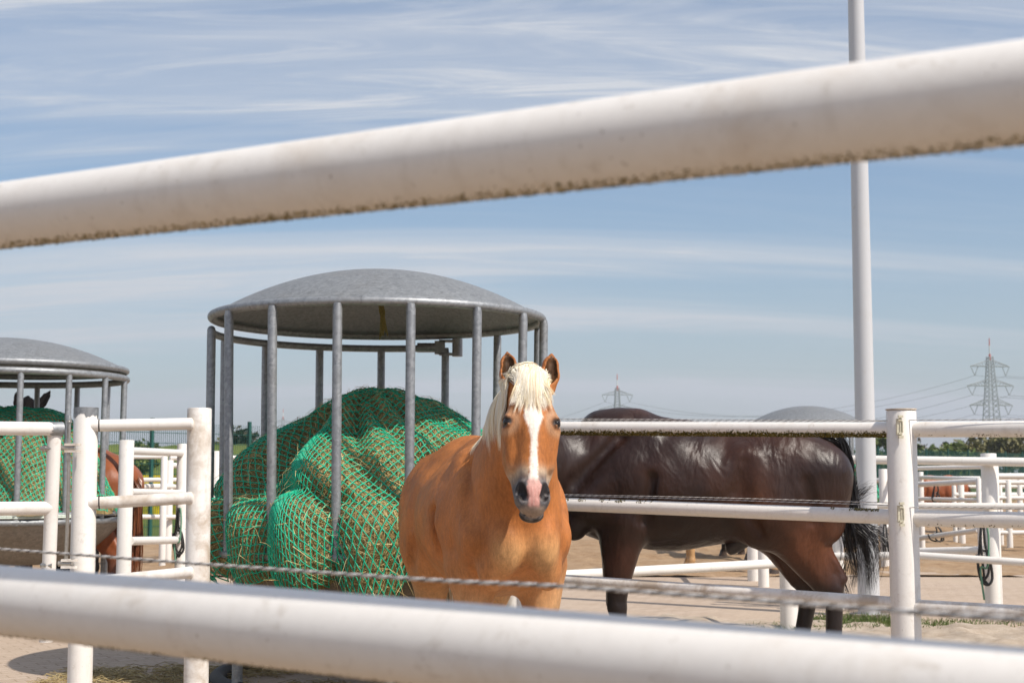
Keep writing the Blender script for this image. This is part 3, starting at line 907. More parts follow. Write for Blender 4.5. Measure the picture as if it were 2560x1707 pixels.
# ------------------------------------------------------------------ pylons and cables
def pylon(label, u, vtop, d, Ht, rot):
    b = at(u, vtop, d)
    k = (b[2]) / Ht
    e = empty('power_pylon', (b[0], b[1], 0), rot, label, 'pylon')
    H = b[2]
    wid = lambda z: H * (0.062 * (1 - z / H) ** 1.15 + 0.010)
    za = [0.0, 0.12, 0.24, 0.35, 0.45, 0.53, 0.595, 0.66, 0.715, 0.77, 0.82, 0.865]
    mb = MB(); rr = H * 0.0036
    cor = [(-1, -1), (1, -1), (1, 1), (-1, 1)]
    for (sx, sy) in cor:
        mb.tube([(sx * wid(z * H), sy * wid(z * H), z * H) for z in za], rr, 4)
    fine = []
    for a, b2 in zip(za[:-1], za[1:]):
        n = 2
        for q in range(n):
            z0 = a + (b2 - a) * q / n; z1 = a + (b2 - a) * (q + 1) / n
            fine.append((z0, z1))
    for z0, z1 in fine:
        w0, w1 = wid(z0 * H), wid(z1 * H)
        for i in range(4):
            A, B = cor[i], cor[(i + 1) % 4]
            mb.tube([(A[0] * w0, A[1] * w0, z0 * H), (B[0] * w1, B[1] * w1, z1 * H)], rr * 0.5, 3, False)
            mb.tube([(B[0] * w0, B[1] * w0, z0 * H), (A[0] * w1, A[1] * w1, z1 * H)], rr * 0.5, 3, False)
    mb.build('lattice_tower', M['pylon'], e, False)
    for i, (z, hw) in enumerate(((0.795, 0.155), (0.655, 0.185), (0.515, 0.17))):
        n = 7
        for s in (-1, 1):
            mb = MB()
            z = z; w = wid(z * H)
            tip = np.array([s * hw * H, 0, z * H])
            for yy in (-1, 1):
                lo = np.array([s * w, yy * w, z * H]); hi = np.array([s * w, yy * w, (z + 0.042) * H])
                mb.tube([lo, tip], rr * 0.8, 4, False); mb.tube([hi, tip], rr * 0.7, 4, False)
                for q in range(n):
                    f0, f1 = q / n, (q + 1) / n
                    mb.tube([lo + (tip - lo) * f0, hi + (tip - hi) * f1], rr * 0.45, 3, False)
            mb.build('crossarm', M['pylon'], e, False)
        for s in (-1, 1):
            mb = MB()
            for f in ((1.0, 0.62),):
                top1 = np.array([s * hw * H * f[0], 0, z * H]); top2 = np.array([s * hw * H * f[1], 0, z * H])
                low = np.array([s * hw * H * 0.79, 0, z * H - 0.068 * H])
                mb.tube([top1, low], rr * 0.8, 4); mb.tube([top2, low], rr * 0.8, 4)
            mb.build('insulator_string', M['pylon'], e, False)
    segs = [(0.840, 0.885, 'pyl_red', 0.014), (0.885, 0.945, 'pyl_white', 0.0085), (0.945, 1.0, 'pyl_red', 0.0065)]
    for z0, z1, m_, w in segs:
        V, F = lathe([(0.001, z0 * H), (w * H * 0.75, z0 * H), (w * H * 0.55, z1 * H), (0.001, z1 * H)], 4)
        raw_mesh('mast_tip', V, F, M[m_], e, False)
    return e, H
py1, H1 = pylon('lattice power pylon with red and white tip behind the far right trees', 2473, 845, 630, 60, R(12))
py2, H2 = pylon('lattice power pylon above the back of the dark brown horse', 1543, 935, 840, 60, R(8))
py3, H3 = pylon('distant power pylon whose tip shows left above the hay net', 708, 1022, 1250, 60, R(4))
py4, H4 = pylon('most distant power pylon, its pink tip just right of the hay net peak', 1065, 992, 1100, 60, R(4))
def tip_of(e, H, z, hw, s):
    c = math.cos(e.rotation_euler[2]); sn = math.sin(e.rotation_euler[2])
    x = s * hw * H * 0.79
    return np.array([e.location[0] + c * x, e.location[1] + sn * x, z * H - 0.068 * H])
def cable(label, a, b, sag, r):
    t_ = np.linspace(0, 1, 40)[:, None]
    P = a * (1 - t_) + b * t_
    P[:, 2] -= sag * 4 * (t_ * (1 - t_))[:, 0]
    o = MB().tube(P, r, 4, False).build('power_cable', M['cable'], None)
    tag(o, label, 'cable', 'overhead power cables between the pylons')
arms = ((0.795, 0.155), (0.655, 0.185), (0.515, 0.17))
lev = ('top', 'middle', 'lowest')
for i, (z, hw) in enumerate(arms):
    for s, sd in ((-1, 'left'), (1, 'right')):
        cable(f'cable from the {sd} {lev[i]} arm of the near pylon to the middle pylon', tip_of(py1, H1, z, hw, s), tip_of(py2, H2, z, hw, s), 13, 0.065)
        far = tip_of(py1, H1, z, hw, s) + np.array([250, -150, 3.0])
        cable(f'cable leaving the {sd} {lev[i]} arm of the near pylon to the right', tip_of(py1, H1, z, hw, s), far, 9, 0.06)
        if i < 2:
            cable(f'cable from the {sd} {lev[i]} arm of the middle pylon to a distant one', tip_of(py2, H2, z, hw, s), tip_of(py4, H4, z, hw, s), 12, 0.07)

# ------------------------------------------------------------------ trees
def tree(name, label, base, h, wx, seed, cols, nleaf=1500, leaf=0.16, group=None, crown_lo=0.15, cat='tree', bare=0.0, wy=None):
    rg = np.random.default_rng(seed)
    e = empty(name, base, rg.random() * 6, label, cat, group)
    wy = wy or wx
    mb = MB()
    mb.tube([(0, 0, -0.1), (0.03 * h * rg.normal() * 0.3, 0, h * 0.3), (0.02 * h, 0.02 * h, h * 0.75)], [0.035 * h * 0.7, 0.026 * h * 0.7, 0.008 * h * 0.7], 7)
    nb = 16
    tips = []
    for k in range(nb):
        z0 = h * (0.15 + 0.5 * rg.random()); a = rg.random() * 6.28
        rad = wx * (0.5 + 0.5 * rg.random())
        tip = np.array([math.cos(a) * rad, math.sin(a) * rad * wy / wx, z0 + h * (0.12 + 0.28 * rg.random())])
        mid = np.array([tip[0] * 0.45, tip[1] * 0.45, z0 + (tip[2] - z0) * 0.6])
        mb.tube(smooth_path([(0, 0, z0), mid, tip], 6), np.linspace(0.011, 0.002, 6) * h * 0.6, 5)
        tips.append(tip)
    mb.build('trunk', M['bark'], e)
    # leaf clumps
    nc = 26
    cl = []
    while len(cl) < nc:
        p = rg.uniform(-1, 1, 3)
        if np.linalg.norm(p) > 1: continue
        cl.append([p[0] * wx * 0.85, p[1] * wy * 0.85, h * (crown_lo + (1 - crown_lo) * (0.5 + 0.46 * p[2]))])
    cl = np.array(cl + [list(t_) for t_ in tips])
    w = 0.4 + rg.random(len(cl))
    ci = rg.choice(len(cl), nleaf, p=w / w.sum())
    rad = wx * 0.30 * (0.6 + 0.7 * rg.random(len(cl)))[ci]
    P = cl[ci] + rg.normal(0, 0.5, (nleaf, 3)) * rad[:, None]
    P[:, 2] = np.clip(P[:, 2], h * 0.04, h * 1.02)
    d1 = rg.normal(0, 1, (nleaf, 3)); d1 /= np.linalg.norm(d1, axis=1, keepdims=True)
    d2 = np.cross(d1, rg.normal(0, 1, (nleaf, 3))); d2 /= np.linalg.norm(d2, axis=1, keepdims=True)
    s = leaf * (0.5 + 0.8 * rg.random((nleaf, 1)))
    V = np.stack([P - d1 * s, P + d2 * s * 0.5, P + d1 * s, P - d2 * s * 0.5], 1)
    cc = np.array(cols)[rg.choice(len(cols), nleaf)] * (0.7 + 0.6 * rg.random((nleaf, 1)))
    cc = cc * (0.75 + 0.5 * w[ci][:, None] / 1.4)
    raw_mesh('crown', V.reshape(-1, 3), np.arange(nleaf * 4).reshape(-1, 4), M['leaf'], e, False, np.repeat(cc, 4, 0))
    return e
G1 = [(0.11, 0.145, 0.03), (0.14, 0.17, 0.045), (0.08, 0.10, 0.03)]
G2 = [(0.17, 0.155, 0.055), (0.20, 0.18, 0.07), (0.12, 0.11, 0.045)]
G3 = [(0.17, 0.14, 0.09), (0.20, 0.16, 0.11), (0.12, 0.10, 0.07)]
G4 = [(0.025, 0.04, 0.018), (0.04, 0.05, 0.025), (0.06, 0.05, 0.03)]
tr_spec = [  # u, vtop, depth, half width px, colours, label
    (2250, 1092, 150, 42, G3, 'brownish thinly leafed tree just behind the big white post'),
    (2298, 1098, 138, 24, G3, 'small twiggy bare brown tree right beside the big white post'),
    (2325, 1112, 120, 40, G1, 'low bright green bush, leftmost clear of the post in the tree line'),
    (2368, 1106, 135, 22, G3, 'thin bare grey tree rising between two green bushes'),
    (2388, 1115, 118, 42, G1, 'wide green bush in the middle of the tree line'),
    (2425, 1098, 130, 36, G2, 'olive tree left of the far pylon foot'),
    (2455, 1084, 140, 50, G2, 'tall olive tree directly beneath the far right pylon'),
    (2505, 1088, 138, 44, G2, 'tall brown green tree right of the far pylon foot'),
    (2550, 1085, 142, 48, G2, 'olive tree cut by the right edge of the picture'),
    (2600, 1095, 130, 44, G1, 'green tree just past the right edge of the picture'),
    (2195, 1104, 125, 40, G1, 'green bush seen between the lamp pole and the big post'),
]
for k, (u, vt, d, hw, cols, lab) in enumerate(tr_spec):
    p = at(u, vt, d); b = at(u, 1500, d)
    thin = cols is G3
    tree('tree', lab, (p[0], p[1], -0.02), p[2] + 0.3, hw * d / FPX, 100 + k, cols, 500 if thin else 1500, 0.20 if thin else 0.30, 'trees beyond the mesh fence', 0.12)
p = at(608, 1072, 62)
tree('bush', 'dark shrub on the bank seen through the mesh fence left of the hay', (p[0], p[1], 1.6), p[2] - 1.5, 34 * 62 / FPX, 140, G4, 900, 0.13, None, 0.05, 'bush')
p = at(530, 1104, 64)
tree('bush', 'small low shrub just right of the dirty left post', (p[0], p[1], 1.4), p[2] - 1.3, 26 * 64 / FPX, 141, G2, 500, 0.13, None, 0.05, 'bush')
p = at(355, 1108, 50)
tree('bush', 'low green shrub beyond the chestnut rump', (p[0], p[1], 1.0), p[2] - 0.9, 40 * 50 / FPX, 142, G1, 600, 0.13, None, 0.05, 'bush')
# ------------------------------------------------------------------ round hay feeders
def ring(mb, r, z, tr, a0=0, a1=2 * math.pi, n=72, sides=12, rx=1.0):
    th = np.linspace(a0, a1, n)
    P = np.stack([r * np.sin(th), -r * np.cos(th), np.full(n, z)], -1)
    full = abs(a1 - a0 - 2 * math.pi) < 1e-6
    mb.tube(P, tr, sides, not full)

def feeder(label, loc, RF, zrim, dome_h, zring, ztr, open_roof, bar_off, nb=16, res=1.0, bar_r=0.0265, group='round hay feeders'):
    e = empty('hay_feeder', loc, 0, label, 'hay feeder', group)
    S = int(96 * res)
    # roof: shallow dome sheet with inside face, rolled rim
    rr = np.linspace(0.0, 1.0, 22)
    prof_o = [(max(0.0006, RF * 0.985 * q), zrim + 0.012 + dome_h * (1 - q ** 2.05)) for q in rr]
    prof_i = [(max(0.0006, RF * 0.975 * q), zrim + 0.004 + dome_h * (1 - q ** 2.05)) for q in rr[::-1]]
    V, F = lathe(prof_o + prof_i, S)
    F = [f[:, ::-1] for f in F]
    roof = raw_mesh('roof', V, F, M['galv_roof'], e)
    mb = MB(); ring(mb, RF * 0.997, zrim - 0.004, 0.027, 0, 2 * math.pi, S, 14)
    mb.build('rim', M['galv'], roof)
    # bars
    for thd in (bar_off if open_roof else [bar_off + 360.0 * k / nb for k in range(nb)]):
        th = (R(thd) + math.pi) % (2 * math.pi) - math.pi
        front = R(-62) < th < R(145)
        zt = (zrim - 0.018 if open_roof and front else zring)
        rt = RF * (1.0 if not (open_roof and front) else 1.012)
        mb = MB()
        mb.tube([(RF * 0.992 * math.sin(th), -RF * 0.992 * math.cos(th), ztr - 0.02), (rt * math.sin(th), -rt * math.cos(th), zt - 0.03), (rt * math.sin(th) * 0.999, -rt * math.cos(th) * 0.999, zt)], [bar_r, bar_r, bar_r * 0.86], 14)
        auto_smooth(mb.build('bar', M['galv'], e), 50)
    mb = MB()
    if open_roof:
        ring(mb, RF * 1.0, zring, 0.024, R(160), R(286.3), 60)
    else:
        ring(mb, RF, zring, 0.030, 0, 2 * math.pi, S)
    mb.build('upper_ring', M['galv'], e)
    # trough
    pr = [(RF * 0.995, ztr), (RF * 0.985, ztr - 0.03), (RF * 0.90, ztr - 0.14), (RF * 0.72, ztr - 0.30), (RF * 0.5, ztr - 0.37), (0.001, ztr - 0.39)]
    pi_ = [(0.001, ztr - 0.38), (RF * 0.5, ztr - 0.36), (RF * 0.71, ztr - 0.29), (RF * 0.89, ztr - 0.13), (RF * 0.975, ztr - 0.03), (RF * 0.985, ztr)]
    V, F = lathe(pr + pi_, S)
    raw_mesh('trough', V, [f[:, ::-1] for f in F], M['trough'], e)
    for dz, tr_ in ((0.0, 0.026), (0.06, 0.022)):
        mb = MB(); ring(mb, RF * 0.998, ztr + dz, tr_, 0, 2 * math.pi, S)
        mb.build('trough_ring', M['galv'], e)
    for k in range(6):
        th = R(-20) + math.pi / 6 + 2 * math.pi * k / 6
        r0 = RF * 0.93
        auto_smooth(MB().tube([(r0 * math.sin(th), -r0 * math.cos(th), 0.0), (r0 * math.sin(th), -r0 * math.cos(th), ztr - 0.12)], 0.030, 12).build('leg', M['galv'], e), 50)
    mb = MB(); ring(mb, RF * 0.93, 0.04, 0.045, 0, 2 * math.pi, S)
    mb.build('skid_ring', M['rubber'], e)
    return e

FC = np.array([(945 - 1280) / FPX * 8.8, 8.8])
RF = 1.02
BARS = [-51, -29.6, -7.3, 15.2, 37.8, 60, 82.5, 105, 134.9, 158.7, -175.7, -151.5, -127.6, -102, -73.7]
ZTR = 0.80
fd = feeder('large grey galvanised round hay feeder with domed roof beside the pale horse', (FC[0], FC[1], 0), RF, 2.205, 0.290, 2.115, ZTR, True, BARS)
# hinge post of the opening half, clamp with short sleeve on the rear ring, tuft of twine under the roof
th = R(157)
c = np.array([1.02 * math.sin(th), -1.02 * math.cos(th), 2.115]) + np.array([-0.06, 0, 0])
mb = MB(); mb.tube([c + [-0.16, 0.0, 0], c + [-0.03, 0.0, 0]], 0.033, 16); mb.box(c + [-0.005, 0, 0], (0.035, 0.03, 0.045)); mb.box(c + [0.06, 0, 0.045], (0.07, 0.03, 0.008)); mb.box(c + [0.06, 0, -0.045], (0.07, 0.03, 0.008))
auto_smooth(mb.build('ring_clamp', M['galv'], fd), 40)
auto_smooth(MB().tube([c + [0.115, 0, -0.06], c + [0.115, 0, 0.06]], 0.036, 14).build('sleeve', M['galv'], fd), 50)
P = np.array([[[0.02 + 0.012 * rng.normal(), -0.35, 2.43], [0.03 + 0.012 * rng.normal(), -0.34, 2.34], [0.05 + 0.012 * rng.normal(), -0.33, 2.22], [0.065 + 0.014 * rng.normal(), -0.33, 2.10 + 0.04 * rng.normal()]] for _ in range(14)])
V, F = tubes(P, 0.004, 4)
raw_mesh('twine_tuft', V, F, M['moss'], fd, True, np.tile([[0.22, 0.19, 0.07]], (len(V), 1)))

def mound_fn(prof_r, prof_z, feat, seed, drop=None):
    """surface in (theta, s): s is the arc-length-like coordinate 0..1"""
    prof_r = np.array(prof_r); prof_z = np.array(prof_z)
    pts = np.stack([prof_r, prof_z], -1)
    fine = smooth_path(pts, 240)
    L = np.concatenate([[0], np.cumsum(np.linalg.norm(np.diff(fine, axis=0), axis=1))])
    Lt = L[-1]
    def f(th, s, lift=0.0, micro=True):
        s = np.asarray(s, float)
        i = np.clip(s * Lt, 0, Lt)
        r = np.interp(i, L, fine[:, 0]); z = np.interp(i, L, fine[:, 1])
        dr = np.gradient(fine[:, 0], L); dz = np.gradient(fine[:, 1], L)
        nr = -np.interp(i, L, dz); nz = np.interp(i, L, dr)
        nl = np.maximum(np.hypot(nr, nz), 1e-6); nr /= nl; nz /= nl
        disp = feat(th, s, r, z) + lift
        q = np.stack([np.sin(th) * (0.4 + s), -np.cos(th) * (0.4 + s), s * 1.5], -1)
        disp = disp + 0.045 * vnoise(q, 2.6, seed) * sstep(0.0, 0.12, s) + 0.022 * vnoise(q, 6.0, seed + 1)
        if micro:
            disp = disp + 0.008 * vnoise(q, 18, seed + 2)
        r2 = np.maximum(r + nr * disp, 0.0); z2 = z + nz * disp
        if drop is not None: z2 = z2 - drop(th, s)
        return np.stack([r2 * np.sin(th), -r2 * np.cos(th), z2], -1)
    return f, Lt

def wrapd(a):
    return (a + math.pi) % (2 * math.pi) - math.pi

def bars_ang(off, nb=14):
    return np.array([wrapd(R(off) + 2 * math.pi * k / nb) for k in range(nb)])

BA = np.array([R(q) for q in BARS])
def feat_main(th, s, r, z):
    d = np.zeros(np.broadcast(th, s).shape)
    deg = np.degrees(wrapd(th))
    mid = sstep(0.10, 0.3, s) * (1 - sstep(0.62, 0.80, s))
    # long hollow beside a ridge of gathered net
    d = d - 0.17 * np.exp(-((deg + 44 + 14 * (s - 0.5)) / 14) ** 2) * mid
    d = d + 0.055 * np.exp(-((deg + 23) / 8) ** 2) * sstep(0.12, 0.3, s) * (1 - sstep(0.70, 0.9, s))
    d = d - 0.055 * np.exp(-((deg + 9 - 0.30 * (s - 0.3) * 100) / 5) ** 2) * sstep(0.15, 0.3, s) * (1 - sstep(0.62, 0.8, s))
    # diagonal creases on the right-hand side
    d = d - 0.050 * np.exp(-((deg - 5 - 75 * (s - 0.30)) / 6) ** 2) * mid
    d = d - 0.045 * np.exp(-((deg - 24 - 60 * (s - 0.30)) / 7) ** 2) * mid
    # soft sacks pushed out between the bars near the trough
    low = sstep(0.66, 0.86, s)
    near = np.min(np.abs(wrapd(th[..., None] - BA)), axis=-1) if np.ndim(th) else 0
    near = np.degrees(near)
    fr = sstep(-76, -58, deg) * (1 - sstep(30, 50, deg))
    d = d + low * fr * (0.125 * np.sin(np.clip(near / 11.2, 0, 1) * math.pi / 2) ** 0.7 + 0.015 * np.sin(3 * th))
    # waist crease above the sacks, left half
    d = d - 0.045 * np.exp(-((s - 0.72 - 0.03 * np.sin(4 * th + 1)) / 0.025) ** 2) * sstep(8, -12, deg)
    return d
def drop_main(th, s):
    deg = np.degrees(wrapd(th))
    return sstep(0.78, 1.0, s) * (0.15 * np.exp(-((deg - 3) / 9) ** 2) + 0.05 * np.exp(-((deg + 20) / 8) ** 2) + 0.03 * np.exp(-((deg + 42) / 10) ** 2))
fmain, Lmain = mound_fn([0.0, 0.16, 0.36, 0.55, 0.73, 0.86, 0.94, 0.985, 1.00, 0.985, 0.95, 0.91],
                        [1.735, 1.725, 1.665, 1.535, 1.41, 1.26, 1.12, 1.00, 0.89, 0.79, 0.73, 0.715], feat_main, 21, drop_main)

def hay_mound(name, f, nt, ns, parent_loc, smax_fn, label, parent=None, lift=-0.02):
    th = np.linspace(-math.pi, math.pi, nt, endpoint=False)
    s = np.linspace(0.0, 1.0, ns)
    TH, S_ = np.meshgrid(th, s, indexing='ij')
    SM = smax_fn(TH) * S_
    V = f(TH, SM, lift)
    V = V.reshape(-1, 3)
    V += 0.012 * np.stack([vnoise(V, 30, 1), vnoise(V, 30, 2), vnoise(V, 30, 3)], -1)
    idx = np.arange(nt * ns).reshape(nt, ns)
    a = idx[:, :-1]; b = idx[:, 1:]; a2 = np.roll(a, -1, 0); b2 = np.roll(b, -1, 0)
    F = np.stack([a, b, b2, a2], -1).reshape(-1, 4)
    o = raw_mesh(name, V, F[:, ::-1], M['hay_core'], None, True, loc=parent_loc)
    return o

def straw(name, f, n, parent, th_rng, smax_fn, seed, lmin=0.03, lmax=0.10, rad=0.0011, poke=0.25, lift=0.0):
    rg = np.random.default_rng(seed)
    th = rg.uniform(th_rng[0], th_rng[1], n)
    s = np.sqrt(rg.uniform(0.0, 1.0, n)) * smax_fn(th) * 0.985
    p0 = f(th, s, lift)
    e = 0.01
    tv = f(th + e, s, lift) - p0; sv = f(th, s + e, lift) - p0
    tv /= np.maximum(np.linalg.norm(tv, axis=1, keepdims=True), 1e-6); sv /= np.maximum(np.linalg.norm(sv, axis=1, keepdims=True), 1e-6)
    nv = np.cross(tv, -sv); nv /= np.maximum(np.linalg.norm(nv, axis=1, keepdims=True), 1e-6)
    flip = (nv * p0 * [1, 1, 0]).sum(1) + nv[:, 2] * 0.4 < 0
    nv[flip] *= -1
    a = rg.random(n) * 6.283
    d = np.cos(a)[:, None] * tv + np.sin(a)[:, None] * sv
    out = np.where(rg.random(n) < poke, rg.uniform(0.2, 0.9, n), rg.uniform(-0.08, 0.14, n))
    d = d + nv * out[:, None]; d /= np.linalg.norm(d, axis=1, keepdims=True)
    L = rg.uniform(lmin, lmax, n)[:, None]
    bend = rg.normal(0, 0.25, (n, 3)) * L
    off = nv * rg.uniform(-0.012, 0.012, n)[:, None]
    P = np.stack([p0 + off - d * L * 0.4, p0 + off + d * L * 0.1 + bend * 0.3, p0 + off + d * L * 0.6 + bend * 0.2 - np.array([0, 0, 0.25]) * L * (out > 0.2)[:, None]], 1)
    rr = rad * (0.6 + 0.9 * rg.random((n, 1))) * np.array([[1.0, 0.9, 0.5]])
    V, F = tubes(P, rr, 3, False)
    pal = np.array([[0.60, 0.47, 0.22], [0.52, 0.40, 0.18], [0.40, 0.29, 0.12], [0.66, 0.55, 0.30], [0.30, 0.20, 0.09], [0.42, 0.38, 0.15]])
    c = pal[rg.choice(6, n, p=[0.28, 0.25, 0.15, 0.14, 0.1, 0.08])] * 1.3 * (0.75 + 0.5 * rg.random((n, 1)))
    o = raw_mesh(name, V, F, M['hay'], parent, True, np.repeat(c, 9, 0))
    o['kind'] = 'stuff'
    return o

def net(name, f, Lt, cell, smax_fn, r, loc, label, warp=None, th_lim=None, lift=0.012, group=None, sag=0.010, rot=0.2, cells=None):
    """diamond net cut from one flat sheet and draped: sheet polar radius = arc length"""
    Rm = Lt * 1.02
    n = int(Rm / cell) + 1
    nj = int(n / 0.575) + 1
    i, j = np.meshgrid(np.arange(-n, n + 1), np.arange(-nj, nj + 1), indexing='ij')
    jit = 0.10 * cell
    rg = np.random.default_rng(5)
    X = (i + 0.5 * (j % 2)) * cell + rg.normal(0, jit * 0.5, i.shape)
    Y = j * cell * 0.5 * 1.15 + rg.normal(0, jit * 0.4, i.shape)
    c, s_ = math.cos(rot), math.sin(rot)
    X, Y = c * X - s_ * Y, s_ * X + c * Y
    def pos(X, Y, lf):
        rho = np.hypot(X, Y); th = np.arctan2(X, -Y)
        th = th if warp is None else warp(th, rho / Lt)
        return th, rho / Lt, f(th, np.clip(rho / Lt, 0, 1), lf, False)
    th, sg, P = pos(X, Y, lift)
    ok = (sg < smax_fn(th))
    if th_lim is not None:
        ok &= (np.abs(wrapd(th)) < th_lim) | (sg < 0.3)
    N2 = 2 * n + 1
    A = []; B = []
    # every knot (i,j) joins the two knots of the next row
    for dj, di_e, di_o in ((1, 0, 1), (1, -1, 0)):
        jj = j[:, :-1]
        di = np.where((jj % 2) == 0, di_e, di_o)
        ii2 = np.clip(np.arange(N2)[:, None] + di, 0, N2 - 1)
        jj2 = np.arange(2 * nj)[None, :] + 1
        okk = ok[:, :-1] & ok[ii2, np.broadcast_to(jj2, ii2.shape)]
        A.append(np.stack([X[:, :-1][okk], Y[:, :-1][okk]], -1))
        B.append(np.stack([X[ii2, np.broadcast_to(jj2, ii2.shape)][okk], Y[ii2, np.broadcast_to(jj2, ii2.shape)][okk]], -1))
    A = np.concatenate(A); B = np.concatenate(B)
    Mx = (A + B) / 2
    Pa = pos(A[:, 0], A[:, 1], lift)[2]; Pb = pos(B[:, 0], B[:, 1], lift)[2]; Pm = pos(Mx[:, 0], Mx[:, 1], lift + 0.004)[2]
    good = np.linalg.norm(Pa - Pb, axis=1) < 0.30
    Pt = np.stack([Pa, Pm, Pb], 1)[good]
    # thicken the knots a little
    V, F = tubes(Pt, np.array([r * 1.25, r, r * 1.25]), 5, False)
    return raw_mesh(name, V, F, M['net'], None, True, loc=loc)

def smax_main(th):
    deg = np.degrees(wrapd(th))
    # hanging bag in the middle, shallower at the right where the horse stands
    return 0.985 + 0 * deg
def warp_main(th, s):
    # gather the net into the fold at about -24 degrees
    d = wrapd(th - R(-24))
    k = 0.74 * sstep(0.10, 0.35, s) * (1 - 0.55 * sstep(0.75, 0.95, s))
    w = R(26)
    return th - k * d * np.exp(-(d / w) ** 2)
loc3 = (FC[0], FC[1], 0)
hm = hay_mound('hay_heap', fmain, 320, 150, loc3, smax_main, '')
tag(hm, 'heap of golden hay under the green net in the large feeder', 'hay')
st = straw('loose_straw', fmain, 26000, hm, (-1.75, 1.75), smax_main, 31, 0.025, 0.08, 0.0014, 0.08, -0.002)
st2 = straw('loose_straw', fmain, 1500, hm, (-2.2, 2.2), lambda th: 0.35 + 0 * th, 32, 0.05, 0.12, 0.0009, 0.9, 0.015)
st3 = straw('loose_straw', fmain, 1100, hm, (-1.5, 1.5), smax_main, 33, 0.07, 0.20, 0.0014, 0.6, 0.018)
nt_ = net('hay_net', fmain, Lmain, 0.050, smax_main, 0.0034, loc3, '', warp_main, lift=0.022)
tag(nt_, 'green knotted hay net draped over the heap in the large feeder', 'hay net')

# left feeder
F2 = np.array([(12 - 1280) / FPX * 12.4, 12.4])
feeder('grey round hay feeder with domed roof at the left edge', (F2[0], F2[1], 0), 1.02, 2.165, 0.255, 2.085, 0.86, False, 3.5, 16, 0.8, 0.0255)
def feat2(th, s, r, z):
    deg = np.degrees(wrapd(th))
    return 0.04 * np.sin(9 * th + 3 * s) * sstep(0.3, 0.6, s) - 0.05 * np.exp(-((deg + 22) / 6) ** 2) * sstep(0.2, 0.5, s)
f2, L2 = mound_fn([0.0, 0.3, 0.52, 0.66, 0.78, 0.88, 0.97, 1.02, 1.0], [1.81, 1.80, 1.74, 1.60, 1.40, 1.20, 1.02, 0.93, 0.88], feat2, 41)
sm2 = lambda th: 0.97 + 0 * th
h2 = hay_mound('hay_heap', f2, 160, 80, (F2[0], F2[1], 0), sm2, ''); tag(h2, 'heap of hay under the green net in the left feeder', 'hay')
straw('loose_straw', f2, 7000, h2, (-1.8, 1.9), sm2, 42, 0.04, 0.12, 0.0016, 0.18)
n2_ = net('hay_net', f2, L2, 0.056, sm2, 0.0036, (F2[0], F2[1], 0), '', None, None, 0.016)
tag(n2_, 'green hay net over the flat-topped heap in the left feeder', 'hay net')
# white lashing strap on the left trough
mb = MB(); ring(mb, 1.035, 0.90, 0.009, R(-60), R(62), 40, 6); ring(mb, 1.035, 0.915, 0.008, R(-60), R(62), 40, 6)
o = mb.build('lashing_strap', mat_plain('strap_pale', (0.6, 0.66, 0.58), 0.6, 0, 0.15, 60), None, loc=(F2[0], F2[1], 0))
tag(o, 'pale lashing strap around the left feeder trough edge', 'strap')

# far feeder whose roof shows above the mossy rail
F3 = np.array([(2016 - 1280) / FPX * 25.0, 25.0])
feeder('distant grey green hay feeder whose dome shows left of the lamp pole', (F3[0], F3[1], 0), 1.07, 2.10, 0.33, 2.05, 0.82, False, 8, 16, 0.5, 0.028)
f3, L3 = mound_fn([0.0, 0.3, 0.6, 0.85, 1.0, 1.14, 1.16, 1.02], [1.55, 1.52, 1.48, 1.40, 1.25, 1.0, 0.82, 0.72], lambda th, s, r, z: 0.06 * np.sin(7 * th) * sstep(0.5, 0.8, s), 61)
h3 = hay_mound('hay_heap', f3, 80, 40, (F3[0], F3[1], 0), sm2, ''); tag(h3, 'heap of hay in the distant feeder behind the lamp pole', 'hay')
n3_ = net('hay_net', f3, L3, 0.11, sm2, 0.008, (F3[0], F3[1], 0), '', None, None, 0.02)
tag(n3_, 'green hay net in the distant feeder behind the lamp pole', 'hay net')

# hay litter on the ground under the feeder
def litter(name, x0, x1, y0, y1, n, seed, label, dens):
    rg = np.random.default_rng(seed)
    x = rg.uniform(x0, x1, n); y = rg.uniform(y0, y1, n)
    keep = vnoise(np.stack([x, y, x * 0], -1), 1.6, seed) + 0.5 * vnoise(np.stack([x, y, x * 0], -1), 5, seed + 1) > dens
    x = x[keep]; y = y[keep]; n = len(x)
    a = rg.random(n) * 6.283; L = rg.uniform(0.04, 0.16, n)
    d = np.stack([np.cos(a), np.sin(a), rg.normal(0, 0.12, n)], -1) * L[:, None]
    c = np.stack([x, y, 0.012 + 0.03 * rg.random(n) ** 2], -1)
    P = np.stack([c - d / 2, c + [0, 0, 0.006] + rg.normal(0, 0.008, (n, 3)), c + d / 2], 1)
    P[..., 2] = np.maximum(P[..., 2], 0.006)
    V, F = tubes(P, 0.0016, 3, False)
    pal = np.array([[0.55, 0.42, 0.19], [0.45, 0.34, 0.15], [0.32, 0.23, 0.10], [0.58, 0.48, 0.27]])
    cc = pal[rg.choice(4, n)] * (0.7 + 0.5 * rg.random((n, 1)))
    o = raw_mesh(name, V, F, M['hay'], None, True, np.repeat(cc, 9, 0))
    tag(o, label, 'hay', None, 'stuff')
litter('hay_litter', -2.8, 0.9, 7.0, 9.3, 16000, 71, 'strewn hay on the ground under the large feeder', -0.12)
litter('hay_litter', 2.2, 8, 9.0, 12.6, 2500, 72, 'sparse strewn hay on the pale sand at the right', 0.25)

